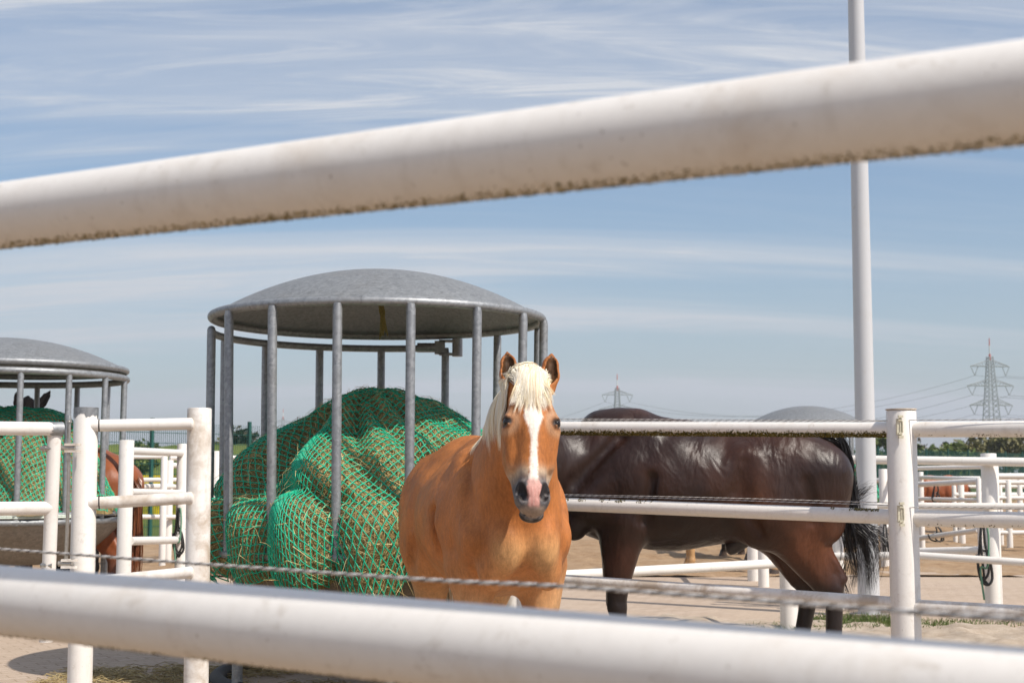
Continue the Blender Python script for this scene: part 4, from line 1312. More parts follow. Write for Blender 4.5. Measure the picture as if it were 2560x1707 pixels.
# weeds by the lamp pole and post feet
def tufts(name, spots, seed, label):
    rg = np.random.default_rng(seed)
    Ps = []; Cs = []
    for (x, y, rad, n, h) in spots:
        a = rg.random(n) * 6.283; q = rad * np.sqrt(rg.random(n))
        bx = x + q * np.cos(a) * 1.5; by = y + q * np.sin(a) * 0.8
        hh = h * (0.4 + 0.8 * rg.random(n)); dx = rg.normal(0, 0.45, (n, 2)) * hh[:, None]
        p0 = np.stack([bx, by, np.zeros(n)], -1)
        p1 = p0 + np.stack([dx[:, 0] * 0.4, dx[:, 1] * 0.4, hh * 0.6], -1)
        p2 = p0 + np.stack([dx[:, 0], dx[:, 1], hh], -1)
        Ps.append(np.stack([p0, p1, p2], 1))
        Cs.append(np.array([[0.10, 0.17, 0.03], [0.14, 0.20, 0.05], [0.22, 0.22, 0.08]])[rg.choice(3, n)] * (0.7 + 0.5 * rg.random((n, 1))))
    P = np.concatenate(Ps); C = np.concatenate(Cs)
    V, F = tubes(P, np.array([0.004, 0.003, 0.0008]), 3, False)
    o = raw_mesh(name, V, F, M['grass'], None, True, np.repeat(C, 9, 0))
    tag(o, label, 'grass', None, 'stuff')
sp = []
for (u, v, rad, n, h) in ((2085, 1560, 0.28, 500, 0.07), (2150, 1556, 0.30, 700, 0.09), (2190, 1566, 0.25, 500, 0.07), (1975, 1574, 0.25, 300, 0.07), (2040, 1575, 0.2, 250, 0.06), (2300, 1560, 0.4, 350, 0.05), (2400, 1553, 0.4, 300, 0.04), (1920, 1572, 0.25, 200, 0.05)):
    d = FPX * EYE / (v - 1185.0)
    p = at(u, v, d); sp.append((p[0], p[1], rad, n, h))
tufts('grass_tuft', sp, 81, 'short green weeds around the lamp pole foot on pale sand')
# ------------------------------------------------------------------ horses: one continuous surface from blended volumes
class Vol:
    def __init__(s, lo, hi, vox):
        s.lo = np.array(lo, float); s.vox = vox
        s.n = np.ceil((np.array(hi) - s.lo) / vox).astype(int) + 1
        s.D = np.full(s.n, 0.5, np.float32)
    def _sub(s, c0, c1):
        i0 = np.clip(np.floor((c0 - s.lo) / s.vox).astype(int), 0, s.n - 1)
        i1 = np.clip(np.ceil((c1 - s.lo) / s.vox).astype(int) + 1, 1, s.n)
        if np.any(i1 <= i0): return None, None
        ax = [(s.lo[k] + s.vox * np.arange(i0[k], i1[k])).astype(np.float32) for k in range(3)]
        return tuple(slice(a, b) for a, b in zip(i0, i1)), ax
    def _comb(s, sl, d, k, op):
        A = s.D[sl]
        if op == 'add':
            if k > 0:
                h = np.maximum(k - np.abs(A - d), 0) / k
                s.D[sl] = np.minimum(A, d) - h * h * k * 0.25
            else: s.D[sl] = np.minimum(A, d)
        else:
            d = -d
            if k > 0:
                h = np.maximum(k - np.abs(A - d), 0) / k
                s.D[sl] = np.maximum(A, d) + h * h * k * 0.25
            else: s.D[sl] = np.maximum(A, d)
    def cone(s, a, b, ra, rb, k=0.05, flat=None, op='add'):
        a = np.array(a, float); b = np.array(b, float)
        m = max(ra, rb) + k + 3 * s.vox
        sl, ax = s._sub(np.minimum(a, b) - m, np.maximum(a, b) + m)
        if sl is None: return
        X = ax[0][:, None, None] - a[0]; Y = ax[1][None, :, None] - a[1]; Z = ax[2][None, None, :] - a[2]
        ab = b - a; L2 = float(ab @ ab) + 1e-12
        if flat is not None:
            n, f = np.array(flat[0], float), flat[1]
            q = (X * n[0] + Y * n[1] + Z * n[2]) * (1 / f - 1)
            X = X + q * n[0]; Y = Y + q * n[1]; Z = Z + q * n[2]
            qa = float(ab @ n) * (1 / f - 1); ab = ab + n * qa; L2 = float(ab @ ab) + 1e-12
        t = np.clip((X * ab[0] + Y * ab[1] + Z * ab[2]) / L2, 0, 1)
        d = np.sqrt((X - t * ab[0]) ** 2 + (Y - t * ab[1]) ** 2 + (Z - t * ab[2]) ** 2) - (ra + (rb - ra) * t)
        if flat is not None: d = d * (0.5 + 0.5 * flat[1])
        s._comb(sl, d.astype(np.float32), k, op)
    def ell(s, c, r, k=0.05, M3=None, op='add'):
        c = np.array(c, float); r = np.array(r, float)
        m = (r.max() if M3 is not None else r) + k + 3 * s.vox
        sl, ax = s._sub(c - m, c + m)
        if sl is None: return
        X = ax[0][:, None, None] - c[0]; Y = ax[1][None, :, None] - c[1]; Z = ax[2][None, None, :] - c[2]
        if M3 is not None:
            X, Y, Z = (X * M3[0, i] + Y * M3[1, i] + Z * M3[2, i] for i in range(3))
        k0 = np.sqrt((X / r[0]) ** 2 + (Y / r[1]) ** 2 + (Z / r[2]) ** 2)
        k1 = np.sqrt((X / r[0] ** 2) ** 2 + (Y / r[1] ** 2) ** 2 + (Z / r[2] ** 2) ** 2) + 1e-9
        d = np.where(k0 < 1e-4, -r.min(), k0 * (k0 - 1) / k1)
        s._comb(sl, d.astype(np.float32), k, op)
    def sample(s, P):
        q = (np.asarray(P) - s.lo) / s.vox
        q = np.clip(q, 0, s.n - 1.001)
        i = q.astype(int); f = q - i
        r = 0
        for dx in (0, 1):
            for dy in (0, 1):
                for dz in (0, 1):
                    w = (f[..., 0] if dx else 1 - f[..., 0]) * (f[..., 1] if dy else 1 - f[..., 1]) * (f[..., 2] if dz else 1 - f[..., 2])
                    r = r + w * s.D[i[..., 0] + dx, i[..., 1] + dy, i[..., 2] + dz]
        return r
    def push(s, P, off, it=5):
        e = s.vox * 1.5
        for _ in range(it):
            d = s.sample(P)
            g = np.stack([s.sample(P + np.eye(3)[k] * e) - s.sample(P - np.eye(3)[k] * e) for k in range(3)], -1)
            g /= np.maximum(np.linalg.norm(g, axis=-1, keepdims=True), 1e-6)
            P = P + g * np.maximum(off - d, 0)[..., None]
        return P
    def mesh(s, smooth=2):
        D = s.D; ins = D < 0
        nx, ny, nz = D.shape
        cnt = np.zeros((nx - 1, ny - 1, nz - 1), np.int8)
        for dx in (0, 1):
            for dy in (0, 1):
                for dz in (0, 1):
                    cnt += ins[dx:nx - 1 + dx, dy:ny - 1 + dy, dz:nz - 1 + dz]
        act = (cnt > 0) & (cnt < 8)
        I = np.argwhere(act)
        N = len(I)
        vid = np.full(act.shape, -1, np.int32); vid[act] = np.arange(N)
        cor = np.array([[x, y, z] for x in (0, 1) for y in (0, 1) for z in (0, 1)])
        val = np.stack([D[I[:, 0] + c[0], I[:, 1] + c[1], I[:, 2] + c[2]] for c in cor], -1)
        acc = np.zeros((N, 3)); w = np.zeros(N)
        for a in range(8):
            for b in range(a + 1, 8):
                if np.abs(cor[a] - cor[b]).sum() != 1: continue
                va, vb = val[:, a], val[:, b]
                x = (va < 0) != (vb < 0)
                t_ = np.where(x, va / np.where(x, va - vb, 1), 0)
                acc += np.where(x[:, None], cor[a] + (cor[b] - cor[a]) * t_[:, None], 0); w += x
        V = s.lo + s.vox * (I + acc / w[:, None])
        Fs = []
        for axis in range(3):
            sh = [nx, ny, nz]
            sl0 = [slice(1, n - 1) for n in sh]; sl1 = [slice(1, n - 1) for n in sh]
            sl0[axis] = slice(0, sh[axis] - 1); sl1[axis] = slice(1, sh[axis])
            A = ins[tuple(sl0)]; B = ins[tuple(sl1)]
            E = np.argwhere(A != B)
            if len(E) == 0: continue
            flip = A[tuple(E.T)]
            E = E + np.array([0 if k == axis else 1 for k in range(3)])
            o1, o2 = [(1, 2), (2, 0), (0, 1)][axis]
            d1 = np.eye(3, dtype=int)[o1]; d2 = np.eye(3, dtype=int)[o2]
            q = [E - d1 - d2, E - d2, E, E - d1]
            f = np.stack([vid[tuple(x.T)] for x in q], -1)
            f[~flip] = f[~flip][:, ::-1]
            Fs.append(f)
        F = np.concatenate(Fs)
        F = F[(F >= 0).all(1)]
        ea = F.ravel(); eb = np.roll(F, -1, 1).ravel()
        for it in range(smooth * 2):
            lam = 0.55 if it % 2 == 0 else -0.57
            sm = np.stack([np.bincount(ea, V[eb, k], N) + np.bincount(eb, V[ea, k], N) for k in range(3)], -1)
            dg = np.bincount(ea, minlength=N) + np.bincount(eb, minlength=N)
            V = V + lam * (sm / np.maximum(dg, 1)[:, None] - V)
        return V, F

def rotm(f, up_hint):
    h = norm(f)
    s_ = norm(np.cross(h, up_hint)); u_ = np.cross(s_, h)
    return h, s_, u_

def build_horse(sc, neck, head_o, head_h, head_f, vox, girth=1.0, hs=1.0, legs=None, girth_f=1.0, disp=1.0, crest=False, ear_dir=None, back_dip=0.0, croup=0.0, head=True):
    """sc: overall scale (1 -> withers 1.5 m). neck: list of (point, radius). head_o poll, head_h axis to muzzle, head_f face normal"""
    legs = legs or {}
    pts = [np.array(p) for p, r in neck]
    hend = np.array(head_o) + np.array(head_h) * 0.68 * hs
    allp = np.array(pts + [hend, np.array(head_o) - np.array(head_h) * 0.24 * hs, [0.80 * sc, 0, 1.3 * sc], [-1.0 * sc, 0, 0]])
    lo = np.minimum(allp.min(0) - 0.20, [-1.02 * sc, -0.42 * sc * girth, -0.01]); hi = np.maximum(allp.max(0) + 0.20, [0.85 * sc, 0.42 * sc * girth, 1.58 * sc])
    v = Vol(lo, hi, vox)
    S = lambda *p: np.array(p, float) * sc
    gf = lambda x: float(np.interp(x, [0.0, 0.30], [girth, girth_f]))
    G = lambda x, y, z: np.array([x, y * gf(x), z], float) * sc
    def E(c, r, k=0.08, M3=None): v.ell(G(*c), np.array([r[0], r[1] * gf(c[0]), r[2]]) * sc, k * sc, M3)
    def C(a, b, ra, rb, k=0.06, flat=None): v.cone(G(*a), G(*b), ra * sc, rb * sc, k * sc, flat)
    yl = ((0, 1, 0), 0.78)
    # trunk
    E((-0.06, 0, 1.085), (0.64, 0.300, 0.305), 0.1)
    E((0.16, 0, 1.10), (0.42, 0.255, 0.325), 0.12)
    E((0.40, 0, 1.12), (0.28, 0.205, 0.300), 0.12)
    E((0.56, 0, 1.10), (0.15, 0.165, 0.20), 0.10)
    C((0.36, 0, 1.385), (0.05, 0, 1.36 - back_dip * 1.0), 0.105, 0.090, 0.12)
    if crest: C((0.26, 0, 1.41), (0.46, 0, 1.385), 0.085, 0.10, 0.12)
    C((0.05, 0, 1.33 - back_dip), (-0.42, 0, 1.335 + croup - back_dip * 0.4), 0.115, 0.13, 0.14)
    E((-0.50, 0, 1.17 + croup), (0.36, 0.265, 0.285), 0.10)
    C((-0.38, 0, 1.29 + croup), (-0.78, 0, 1.20 + croup), 0.165, 0.115, 0.12)
    for s in (-1, 1):
        # hindquarter
        E((-0.57, s * 0.145, 1.08), (0.265, 0.150, 0.30), 0.08)
        C((-0.72, s * 0.125, 1.17), (-0.715, s * 0.13, 0.90), 0.145, 0.110, 0.08)
        E((-0.38, s * 0.175, 0.94), (0.135, 0.105, 0.17), 0.09)
        C((-0.30, s * 0.20, 1.20), (-0.42, s * 0.19, 1.0), 0.06, 0.09, 0.12)
        # breast and shoulder
        C((0.20, s * 0.115, 1.33), (0.50, s * 0.125, 1.03), 0.100, 0.115, 0.05)
        C((0.52, s * 0.125, 1.02), (0.32, s * 0.150, 0.88), 0.105, 0.092, 0.045)
        E((0.645, s * 0.078, 1.02), (0.095, 0.080, 0.135), 0.028)
        E((0.60, s * 0.120, 0.90), (0.075, 0.065, 0.09), 0.04)
        C((0.14, s * 0.175, 1.15), (0.29, s * 0.165, 0.95), 0.09, 0.08, 0.06)
        C((0.06, s * 0.15, 1.26), (0.20, s * 0.165, 1.08), 0.09, 0.085, 0.05)
        fx, fy = legs.get(('f', s), (0.0, 0.0))      # swing of the foot
        hx, hy = legs.get(('h', s), (0.0, 0.0))
        def leg(pf, base_z, off, x, y, z):           # shear the leg forward/back below base_z
            t_ = max(0.0, (base_z - z) / base_z)
            return (x + off[0] * t_, y + off[1] * t_, z)
        Lf = lambda x, y, z: leg(0, 0.90, (fx, fy), x, y, z)
        Lh = lambda x, y, z: leg(0, 0.95, (hx, hy), x, y, z)
        y = s * 0.145
        C(Lf(0.33, s * 0.160, 0.90), Lf(0.375, y, 0.54), 0.110, 0.056, 0.06)
        C(Lf(0.40, s * 0.150, 0.84), Lf(0.395, y, 0.62), 0.060, 0.045, 0.05)
        v.ell(G(*Lf(0.380, y, 0.475)), np.array([0.052, 0.050, 0.066]) * sc, 0.03 * sc)
        C(Lf(0.372, y, 0.455), Lf(0.366, y, 0.205), 0.0400, 0.0345, 0.03)
        C(Lf(0.352, y, 0.42), Lf(0.345, y, 0.21), 0.024, 0.024, 0.012)
        v.ell(G(*Lf(0.366, y, 0.185)), np.array([0.048, 0.043, 0.046]) * sc, 0.025 * sc)
        C(Lf(0.375, y, 0.17), Lf(0.415, y, 0.085), 0.038, 0.042, 0.025)
        C(Lf(0.425, y, 0.075), Lf(0.450, y, 0.0), 0.052, 0.068, 0.008)
        # hind leg
        yh = s * 0.135
        C(Lh(-0.45, s * 0.165, 0.93), Lh(-0.70, yh, 0.60), 0.135, 0.058, 0.07)
        C(Lh(-0.60, s * 0.15, 0.86), Lh(-0.735, yh, 0.66), 0.085, 0.040, 0.05)
        C(Lh(-0.715, yh, 0.78), Lh(-0.815, yh, 0.615), 0.036, 0.032, 0.03)
        v.ell(G(*Lh(-0.758, yh, 0.575)), np.array([0.066, 0.047, 0.080]) * sc, 0.03 * sc)
        C(Lh(-0.775, yh, 0.55), Lh(-0.768, yh, 0.22), 0.043, 0.037, 0.03)
        C(Lh(-0.797, yh, 0.52), Lh(-0.790, yh, 0.23), 0.024, 0.024, 0.012)
        v.ell(G(*Lh(-0.765, yh, 0.195)), np.array([0.052, 0.045, 0.048]) * sc, 0.025 * sc)
        C(Lh(-0.755, yh, 0.18), Lh(-0.71, yh, 0.09), 0.040, 0.043, 0.025)
        C(Lh(-0.70, yh, 0.08), Lh(-0.672, yh, 0.0), 0.053, 0.068, 0.008)
    # neck
    hh = norm(head_h); hf = np.array(head_f, float); hf = norm(hf - hh * (hf @ hh)); hsd = np.cross(hf, hh)
    for i in range(len(neck) - 1):
        (a, ra), (b, rb) = neck[i], neck[i + 1]
        t_ = i / max(1, len(neck) - 2)
        lat = norm(np.array([0, 1.0, 0]) * (1 - t_) + hsd * t_ * (1 if hsd[1] >= 0 or abs(hsd[1]) < 0.2 else -1))
        v.cone(a, b, ra, rb, 0.07 * sc, (lat, 0.66 if i else 0.75))
    # head
    HM = np.stack([hsd, hf, hh], 1)
    o = np.array(head_o, float)
    Hp = lambda s, f, h: o + HM @ (np.array([s, f, h]) * hs)
    def HE(c, r, k=0.03, op='add'): v.ell(Hp(*c), np.array(r) * hs, k * hs, HM, op)
    def HC(a, b, ra, rb, k=0.03, flat=None, op='add'):
        fl = None if flat is None else (HM @ np.array(flat[0], float), flat[1])
        v.cone(Hp(*a), Hp(*b), ra * hs, rb * hs, k * hs, fl, op)
    if head:
        HE((0, -0.055, 0.055), (0.082, 0.095, 0.11), 0.05)
        HE((0, -0.030, 0.165), (0.096, 0.070, 0.135), 0.05)
        HC((0, -0.045, 0.20), (0, -0.040, 0.48), 0.088, 0.058, 0.05)
        HC((0, 0.000, 0.20), (0, -0.012, 0.50), 0.050, 0.036, 0.035)
        for s in (-1, 1):
            HE((s * 0.087, -0.022, 0.205), (0.031, 0.040, 0.050), 0.035)          # orbit
            HC((s * 0.066, 0.010, 0.135), (s * 0.094, 0.004, 0.190), 0.022, 0.016, 0.03)
            HC((s * 0.094, -0.024, 0.235), (s * 0.080, -0.050, 0.385), 0.022, 0.016, 0.035)   # facial crest
            HE((s * 0.074, -0.115, 0.265), (0.042, 0.095, 0.135), 0.05)           # cheek plate
            HC((s * 0.055, -0.130, 0.33), (s * 0.036, -0.085, 0.53), 0.040, 0.032, 0.04)
            HE((s * 0.041, -0.015, 0.533), (0.031, 0.038, 0.048), 0.025)          # nostril wing
        HE((0, -0.035, 0.535), (0.058, 0.060, 0.070), 0.04)
        HE((0, -0.030, 0.578), (0.050, 0.044, 0.036), 0.025)                      # upper lip
        HE((0, -0.070, 0.598), (0.052, 0.038, 0.032), 0.010)                      # lower lip, chin
        HE((0, -0.095, 0.55), (0.036, 0.035, 0.05), 0.03)
        for s in (-1, 1):
            HC((s * 0.052, 0.016, 0.505), (s * 0.040, 0.014, 0.556), 0.0135, 0.0185, 0.010, None, 'sub')
            HC((s * 0.060, 0.010, 0.495), (s * 0.058, -0.004, 0.53), 0.010, 0.014, 0.010, None, 'sub')
            HE((s * 0.117, 0.004, 0.207), (0.017, 0.022, 0.020), 0.012, 'sub')    # eye opening
            HC((s * 0.105, 0.026, 0.190), (s * 0.120, -0.014, 0.188), 0.0095, 0.0075, 0.012)   # upper lid
            HC((s * 0.103, 0.026, 0.226), (s * 0.115, -0.012, 0.228), 0.0065, 0.006, 0.010)    # lower lid
        HC((-0.045, -0.068, 0.578), (0.045, -0.068, 0.578), 0.0045, 0.0045, 0.004, None, 'sub')
        HC((-0.040, -0.046, 0.610), (0.040, -0.046, 0.610), 0.004, 0.004, 0.004, None, 'sub')
        for s in (-1, 1):
            b0 = np.array([s * 0.082, -0.045, 0.010]); tipv = np.array([s * 0.098, -0.025, -0.155]) if ear_dir is None else np.array([s * ear_dir[0], ear_dir[1], ear_dir[2]])
            m1 = b0 + (tipv - b0) * 0.36; m2 = b0 + (tipv - b0) * 0.70
            HC(b0, m1, 0.032, 0.044, 0.018); HC(m1, m2, 0.044, 0.034, 0.006); HC(m2, tipv, 0.034, 0.004, 0.006)
            fo = np.array([s * 0.004, 0.026, 0.0])
            HC(b0 + fo * 0.95 + [0, 0, -0.02], m1 + fo, 0.014, 0.032, 0.006, None, 'sub'); HC(m1 + fo, m2 + fo * 0.8, 0.032, 0.022, 0.006, None, 'sub'); HC(m2 + fo * 0.8, tipv + fo * 0.45, 0.022, 0.003, 0.004, None, 'sub')
    for s in (-1, 1):     # grooves: shoulder edge, elbow, flank, thigh
        def Gv(a, b, ra, rb, k=0.06): v.cone(G(*a), G(*b), ra * sc, rb * sc, k * sc, None, 'sub')
        Gv((0.36, s * 0.165, 1.36), (0.60, s * 0.235, 1.12), 0.012, 0.014, 0.07)
        Gv((0.20, s * 0.285, 1.14), (0.235, s * 0.262, 0.92), 0.014, 0.014, 0.06)
        Gv((-0.27, s * 0.325, 1.22), (-0.25, s * 0.325, 1.08), 0.030, 0.026, 0.08)
        Gv((-0.60, s * 0.315, 1.12), (-0.64, s * 0.285, 0.92), 0.016, 0.018, 0.05)
        Gv((-0.28, s * 0.285, 0.98), (-0.36, s * 0.28, 0.86), 0.016, 0.016, 0.05)
    # flat soles
    k0 = int(round((0.0 - v.lo[2]) / v.vox))
    Zs = v.lo[2] + v.vox * np.arange(v.n[2])
    v.D = np.maximum(v.D, (-Zs).astype(np.float32)[None, None, :])
    V, F = v.mesh(2)
    # uneven flesh: muscle and rib relief
    e_ = vox * 1.5
    g = np.stack([v.sample(V + np.eye(3)[k] * e_) - v.sample(V - np.eye(3)[k] * e_) for k in range(3)], -1)
    g /= np.maximum(np.linalg.norm(g, axis=1, keepdims=True), 1e-6)
    hl = (V - o) @ HM / hs
    away = sstep(0.10, 0.30, np.linalg.norm(hl - np.array([0, -0.05, 0.3]), axis=1) - 0.25)
    q = V * np.array([1.0, 1.0, 0.75])
    dsp = (0.0060 * vnoise(q, 5.5, 61) + 0.0040 * vnoise(q, 11, 62) + 0.0016 * vnoise(q, 26, 63)) * disp * sstep(0.3, 0.75, V[:, 2])
    V = V + g * (dsp * (0.25 + 0.75 * away))[:, None]
    hc = (V - o) @ HM / hs
    return v, V, F, hc, Hp, HM, o

def ribbons(P, W, N):
    """hair: P (n,S,3), W (n,S) half width, N (n,S,3) facing"""
    T = np.gradient(P, axis=1); T /= np.maximum(np.linalg.norm(T, axis=2, keepdims=True), 1e-9)
    Sd = np.cross(T, N); Sd /= np.maximum(np.linalg.norm(Sd, axis=2, keepdims=True), 1e-9)
    n, S, _ = P.shape
    V = np.stack([P - Sd * W[..., None], P + Sd * W[..., None]], 2)
    idx = np.arange(n * S * 2).reshape(n, S, 2)
    F = np.stack([idx[:, :-1, 0], idx[:, :-1, 1], idx[:, 1:, 1], idx[:, 1:, 0]], -1).reshape(-1, 4)
    return V.reshape(-1, 3), F

def hair_mat(name, rough=0.45, spec=0.4):
    t = NT(name)
    a = t.n('ShaderNodeVertexColor'); a.layer_name = 'Col'
    t.set(base=a.outputs[0], rough=rough, spec=spec)
    return t.m
M['hair_pale'] = hair_mat('flaxen_hair', 0.5, 0.3)
M['hair_dark'] = hair_mat('black_hair', 0.35, 0.5)

def coat_mat(name, rough, spec, var, bump, sheen=0.0, scale=1.0, muscle=0.25):
    t = NT(name)
    a = t.n('ShaderNodeVertexColor'); a.layer_name = 'Col'
    n1 = t.noise(t.coord('Object', (90, 90, 30)), scale, 5, 0.7)
    n2 = t.noise(t.coord('Object', (7, 7, 7)), 1.0, 5, 0.6)
    n3 = t.noise(t.coord('Object', (400, 400, 140)), scale, 2, 0.6)
    m = t.math('ADD', t.math('MULTIPLY', n1, 0.55), t.math('ADD', t.math('MULTIPLY', n2, 0.6), t.math('MULTIPLY', n3, 0.35)))
    c = t.mix(1.0, a.outputs[0], t.ramp(m, [(0.45, 1 - var), (1.0, 1 + var)]), 'MULTIPLY')
    t.set(base=c, rough=t.ramp(n2, [(0.3, rough - 0.05), (0.7, rough + 0.08)]), spec=spec, sheen=sheen)
    # broad soft relief of muscle under the skin, then fine hair
    n4 = t.noise(t.coord('Object', (5.5, 5.5, 2.6), (0, R(-18), 0)), 1.0, 3, 0.55, 0.6)
    b1 = t.n('ShaderNodeBump'); b1.inputs['Strength'].default_value = muscle; b1.inputs['Distance'].default_value = 0.05
    t.l(n4, b1.inputs['Height'])
    b2 = t.n('ShaderNodeBump'); b2.inputs['Strength'].default_value = bump; b2.inputs['Distance'].default_value = 0.004
    t.l(t.mix(0.5, n1, n3), b2.inputs['Height']); t.l(b1.outputs[0], b2.inputs['Normal']); t.l(b2.outputs[0], t.b.inputs['Normal'])
    return t.m
M['coat_gold'] = coat_mat('coat_gold', 0.50, 0.24, 0.55, 0.50, 0.0, 1.0, 0.34)
M['coat_bay'] = coat_mat('coat_bay', 0.35, 0.36, 0.45, 0.40, 0.0, 1.0, 0.45)
M['coat_far'] = coat_mat('coat_far', 0.45, 0.4, 0.25, 0.12)
M['coat_black'] = coat_mat('coat_black', 0.7, 0.08, 0.25, 0.12)

def lerp3(a, b, w):
    return np.asarray(a) * (1 - w[..., None]) + np.asarray(b) * w[..., None]

def eyes(parent, Hp, hs, r=0.0215):
    for s in (-1, 1):
        V, F = lathe([(0.0005, -r * hs), (r * 0.7 * hs, -r * 0.71 * hs), (r * hs, 0), (r * 0.7 * hs, r * 0.71 * hs), (0.0005, r * hs)], 16)
        V, F = lathe([(max(0.0004, r * hs * math.sin(q)), -r * hs * math.cos(q)) for q in np.linspace(0, math.pi, 12)], 18)
        raw_mesh('eye', V + Hp(s * 0.1020, 0.003, 0.208), [f[:, ::-1] for f in F], M['eye'], parent)

def tail_strands(n, root, pts, spread, wave, seed, S=16, w=0.0022, col=((0.016, 0.013, 0.012), (0.03, 0.022, 0.018)), fray=1.0):
    rg = np.random.default_rng(seed)
    base = smooth_path(pts, S)
    t_ = np.linspace(0, 1, S)
    off0 = rg.normal(0, 1, (n, 3)) * np.array([0.018, 0.022, 0.02])
    off1 = rg.normal(0, 1, (n, 3)) * np.array(spread)
    ph = rg.random((n, 3)) * 6.28; fr = rg.uniform(0.6, 1.9, (n, 3))
    Lk = rg.uniform(0.72, 1.05, n) if fray else np.ones(n)
    P = np.zeros((n, S, 3))
    for k in range(3):
        P[..., k] = np.interp(np.clip(t_[None] * Lk[:, None], 0, 1), t_, base[:, k]) + off0[:, k:k + 1] * (1 - t_ * 0.5) + off1[:, k:k + 1] * t_ ** 1.3 + wave * np.sin(ph[:, k:k + 1] + fr[:, k:k + 1] * t_ * 6.28) * t_
    W = w * (0.6 + 0.8 * rg.random((n, 1))) * np.interp(t_, [0, 0.7, 1], [1, 0.9, 0.25])[None]
    N = rg.normal(0, 1, (n, 1, 3)) * np.ones((1, S, 1))
    V, F = ribbons(P, W, N)
    c = np.asarray(col)[rg.choice(len(col), n)] * (0.7 + 0.6 * rg.random((n, 1)))
    return V, F, np.repeat(c, S * 2, 0)

# ---- the pale chestnut horse facing the camera
HAZ = math.atan2(-0.972, 0.235)
HO = np.array([-0.100, 6.40, 0.0])
def to_local(w, o, a):
    d = np.asarray(w, float) - o
    c, s_ = math.cos(a), math.sin(a)
    return np.array([c * d[0] + s_ * d[1], -s_ * d[0] + c * d[1], d[2]])
def dir_local(w, a):
    return to_local(w, np.zeros(3), a)
sc1 = 0.955
poll_w = at(1327, 952, 5.56)
muz_w = at(1334, 1293, 5.31)
ax_w = norm(muz_w - poll_w)
face_w = norm(np.array([0.10, -1.0, 0.05]))
po_l = to_local(poll_w, HO, HAZ); hh_l = norm(dir_local(ax_w, HAZ)); hf_l = dir_local(face_w, HAZ)
hs1 = np.linalg.norm(muz_w - poll_w) / 0.640
nb_ = np.array([0.40, 0, 1.14]) * sc1
ne = po_l + np.array([-0.055, 0, -0.055])
n1_ = nb_ * 0.66 + ne * 0.34 + np.array([0.01, 0, 0.03]); n2_ = nb_ * 0.34 + ne * 0.66 + np.array([0.0, 0, 0.03])
neck1 = [(nb_, 0.27 * sc1), (n1_, 0.225 * sc1), (n2_, 0.175 * sc1), (ne, 0.125 * sc1)]
vol1, V, F, hc, Hp, HM, ho = build_horse(sc1, neck1, po_l, hh_l, hf_l, 0.0068, 1.12, hs1, {('f', 1): (0.0, -0.01), ('f', -1): (0.0, 0.01), ('h', -1): (-0.03, 0.0), ('h', 1): (0.10, 0.0)})
hf1 = empty('horse', HO, HAZ, 'golden chestnut horse with flaxen mane and white blaze facing the camera', 'horse')
# coat pattern, plus a sunlit chest painted in
s_, f_, h_ = hc[:, 0], hc[:, 1], hc[:, 2]
inhead = (sstep(-0.22, -0.14, f_) * (h_ > -0.20) * (h_ < 0.72) * (np.abs(s_) < 0.16))
onface = (f_ > -0.06) & (h_ > 0.02) & (h_ < 0.66) & (np.abs(s_) < 0.13)
col = np.tile(np.array([[0.380, 0.134, 0.036]]), (len(V), 1))
nz = vnoise(V, 5.0, 3) * 0.5 + vnoise(V, 14.0, 4) * 0.3
z = V[:, 2]
col = lerp3(col, (0.43, 0.155, 0.040), sstep(-0.1, 0.6, nz) * 0.6)
# legs and belly paler
low = sstep(0.96, 0.60, z + 0.06 * nz)
col = lerp3(col, (0.56, 0.34, 0.17), low * 0.85)
back = sstep(-0.60, -0.80, V[:, 0]) * sstep(1.12, 0.80, z)
col = lerp3(col, (0.60, 0.40, 0.23), back * 0.7)
chest_lit = sstep(0.62, 0.70, V[:, 0]) * sstep(1.06, 0.92, z)  # sunlight on the front of the breast, put into the coat colour
col = lerp3(col, (0.58, 0.33, 0.145), chest_lit * 0.8)
hoof = sstep(0.085, 0.075, z)
col = lerp3(col, (0.22, 0.17, 0.12), hoof)
# head
edge = 0.0025 * vnoise(V, 140, 7) + 0.002 * vnoise(V, 60, 8)
bw = np.interp(h_, [0.08, 0.14, 0.20, 0.255, 0.30, 0.36, 0.42, 0.47, 0.50], [0.012, 0.032, 0.041, 0.022, 0.0145, 0.0135, 0.018, 0.019, 0.019]) + edge
bc = np.interp(h_, [0.10, 0.20, 0.30, 0.50], [0.000, 0.001, 0.004, 0.000])
blaze = sstep(0.004, -0.004, np.abs(s_ - bc) - bw) * (f_ > -0.03) * (h_ > 0.07) * (h_ < 0.56)
mz = sstep(0.43, 0.50, h_ + 0.35 * (np.abs(s_)) + edge * 2) * (f_ > -0.16) * (np.abs(s_) < 0.13) * (h_ < 0.75)
meal = np.exp(-((h_ + 0.30 * np.abs(s_) - 0.455) / 0.030) ** 2) * (np.abs(s_) < 0.12) * (f_ > -0.14) * (np.abs(s_) > 0.02)
col = lerp3(col, (0.50, 0.38, 0.26), np.clip(meal, 0, 1) * 0.85)
grey = lerp3(np.tile([[0.085, 0.078, 0.080]], (len(V), 1)), (0.22, 0.19, 0.17), sstep(-0.3, 0.8, vnoise(V, 45, 9) + 0.4 * vnoise(V, 110, 10)))
col = np.where(mz[:, None] > 0, lerp3(col, grey, mz), col)
lip = sstep(0.585, 0.600, h_) * (f_ > -0.046) * (np.abs(s_) < 0.07) * (h_ < 0.75)
col = lerp3(col, (0.34, 0.25, 0.19), lip * 0.7)
col = lerp3(col, (0.74, 0.66, 0.57), blaze * (1 - 0.0 * mz) * sstep(0.52, 0.48, h_))
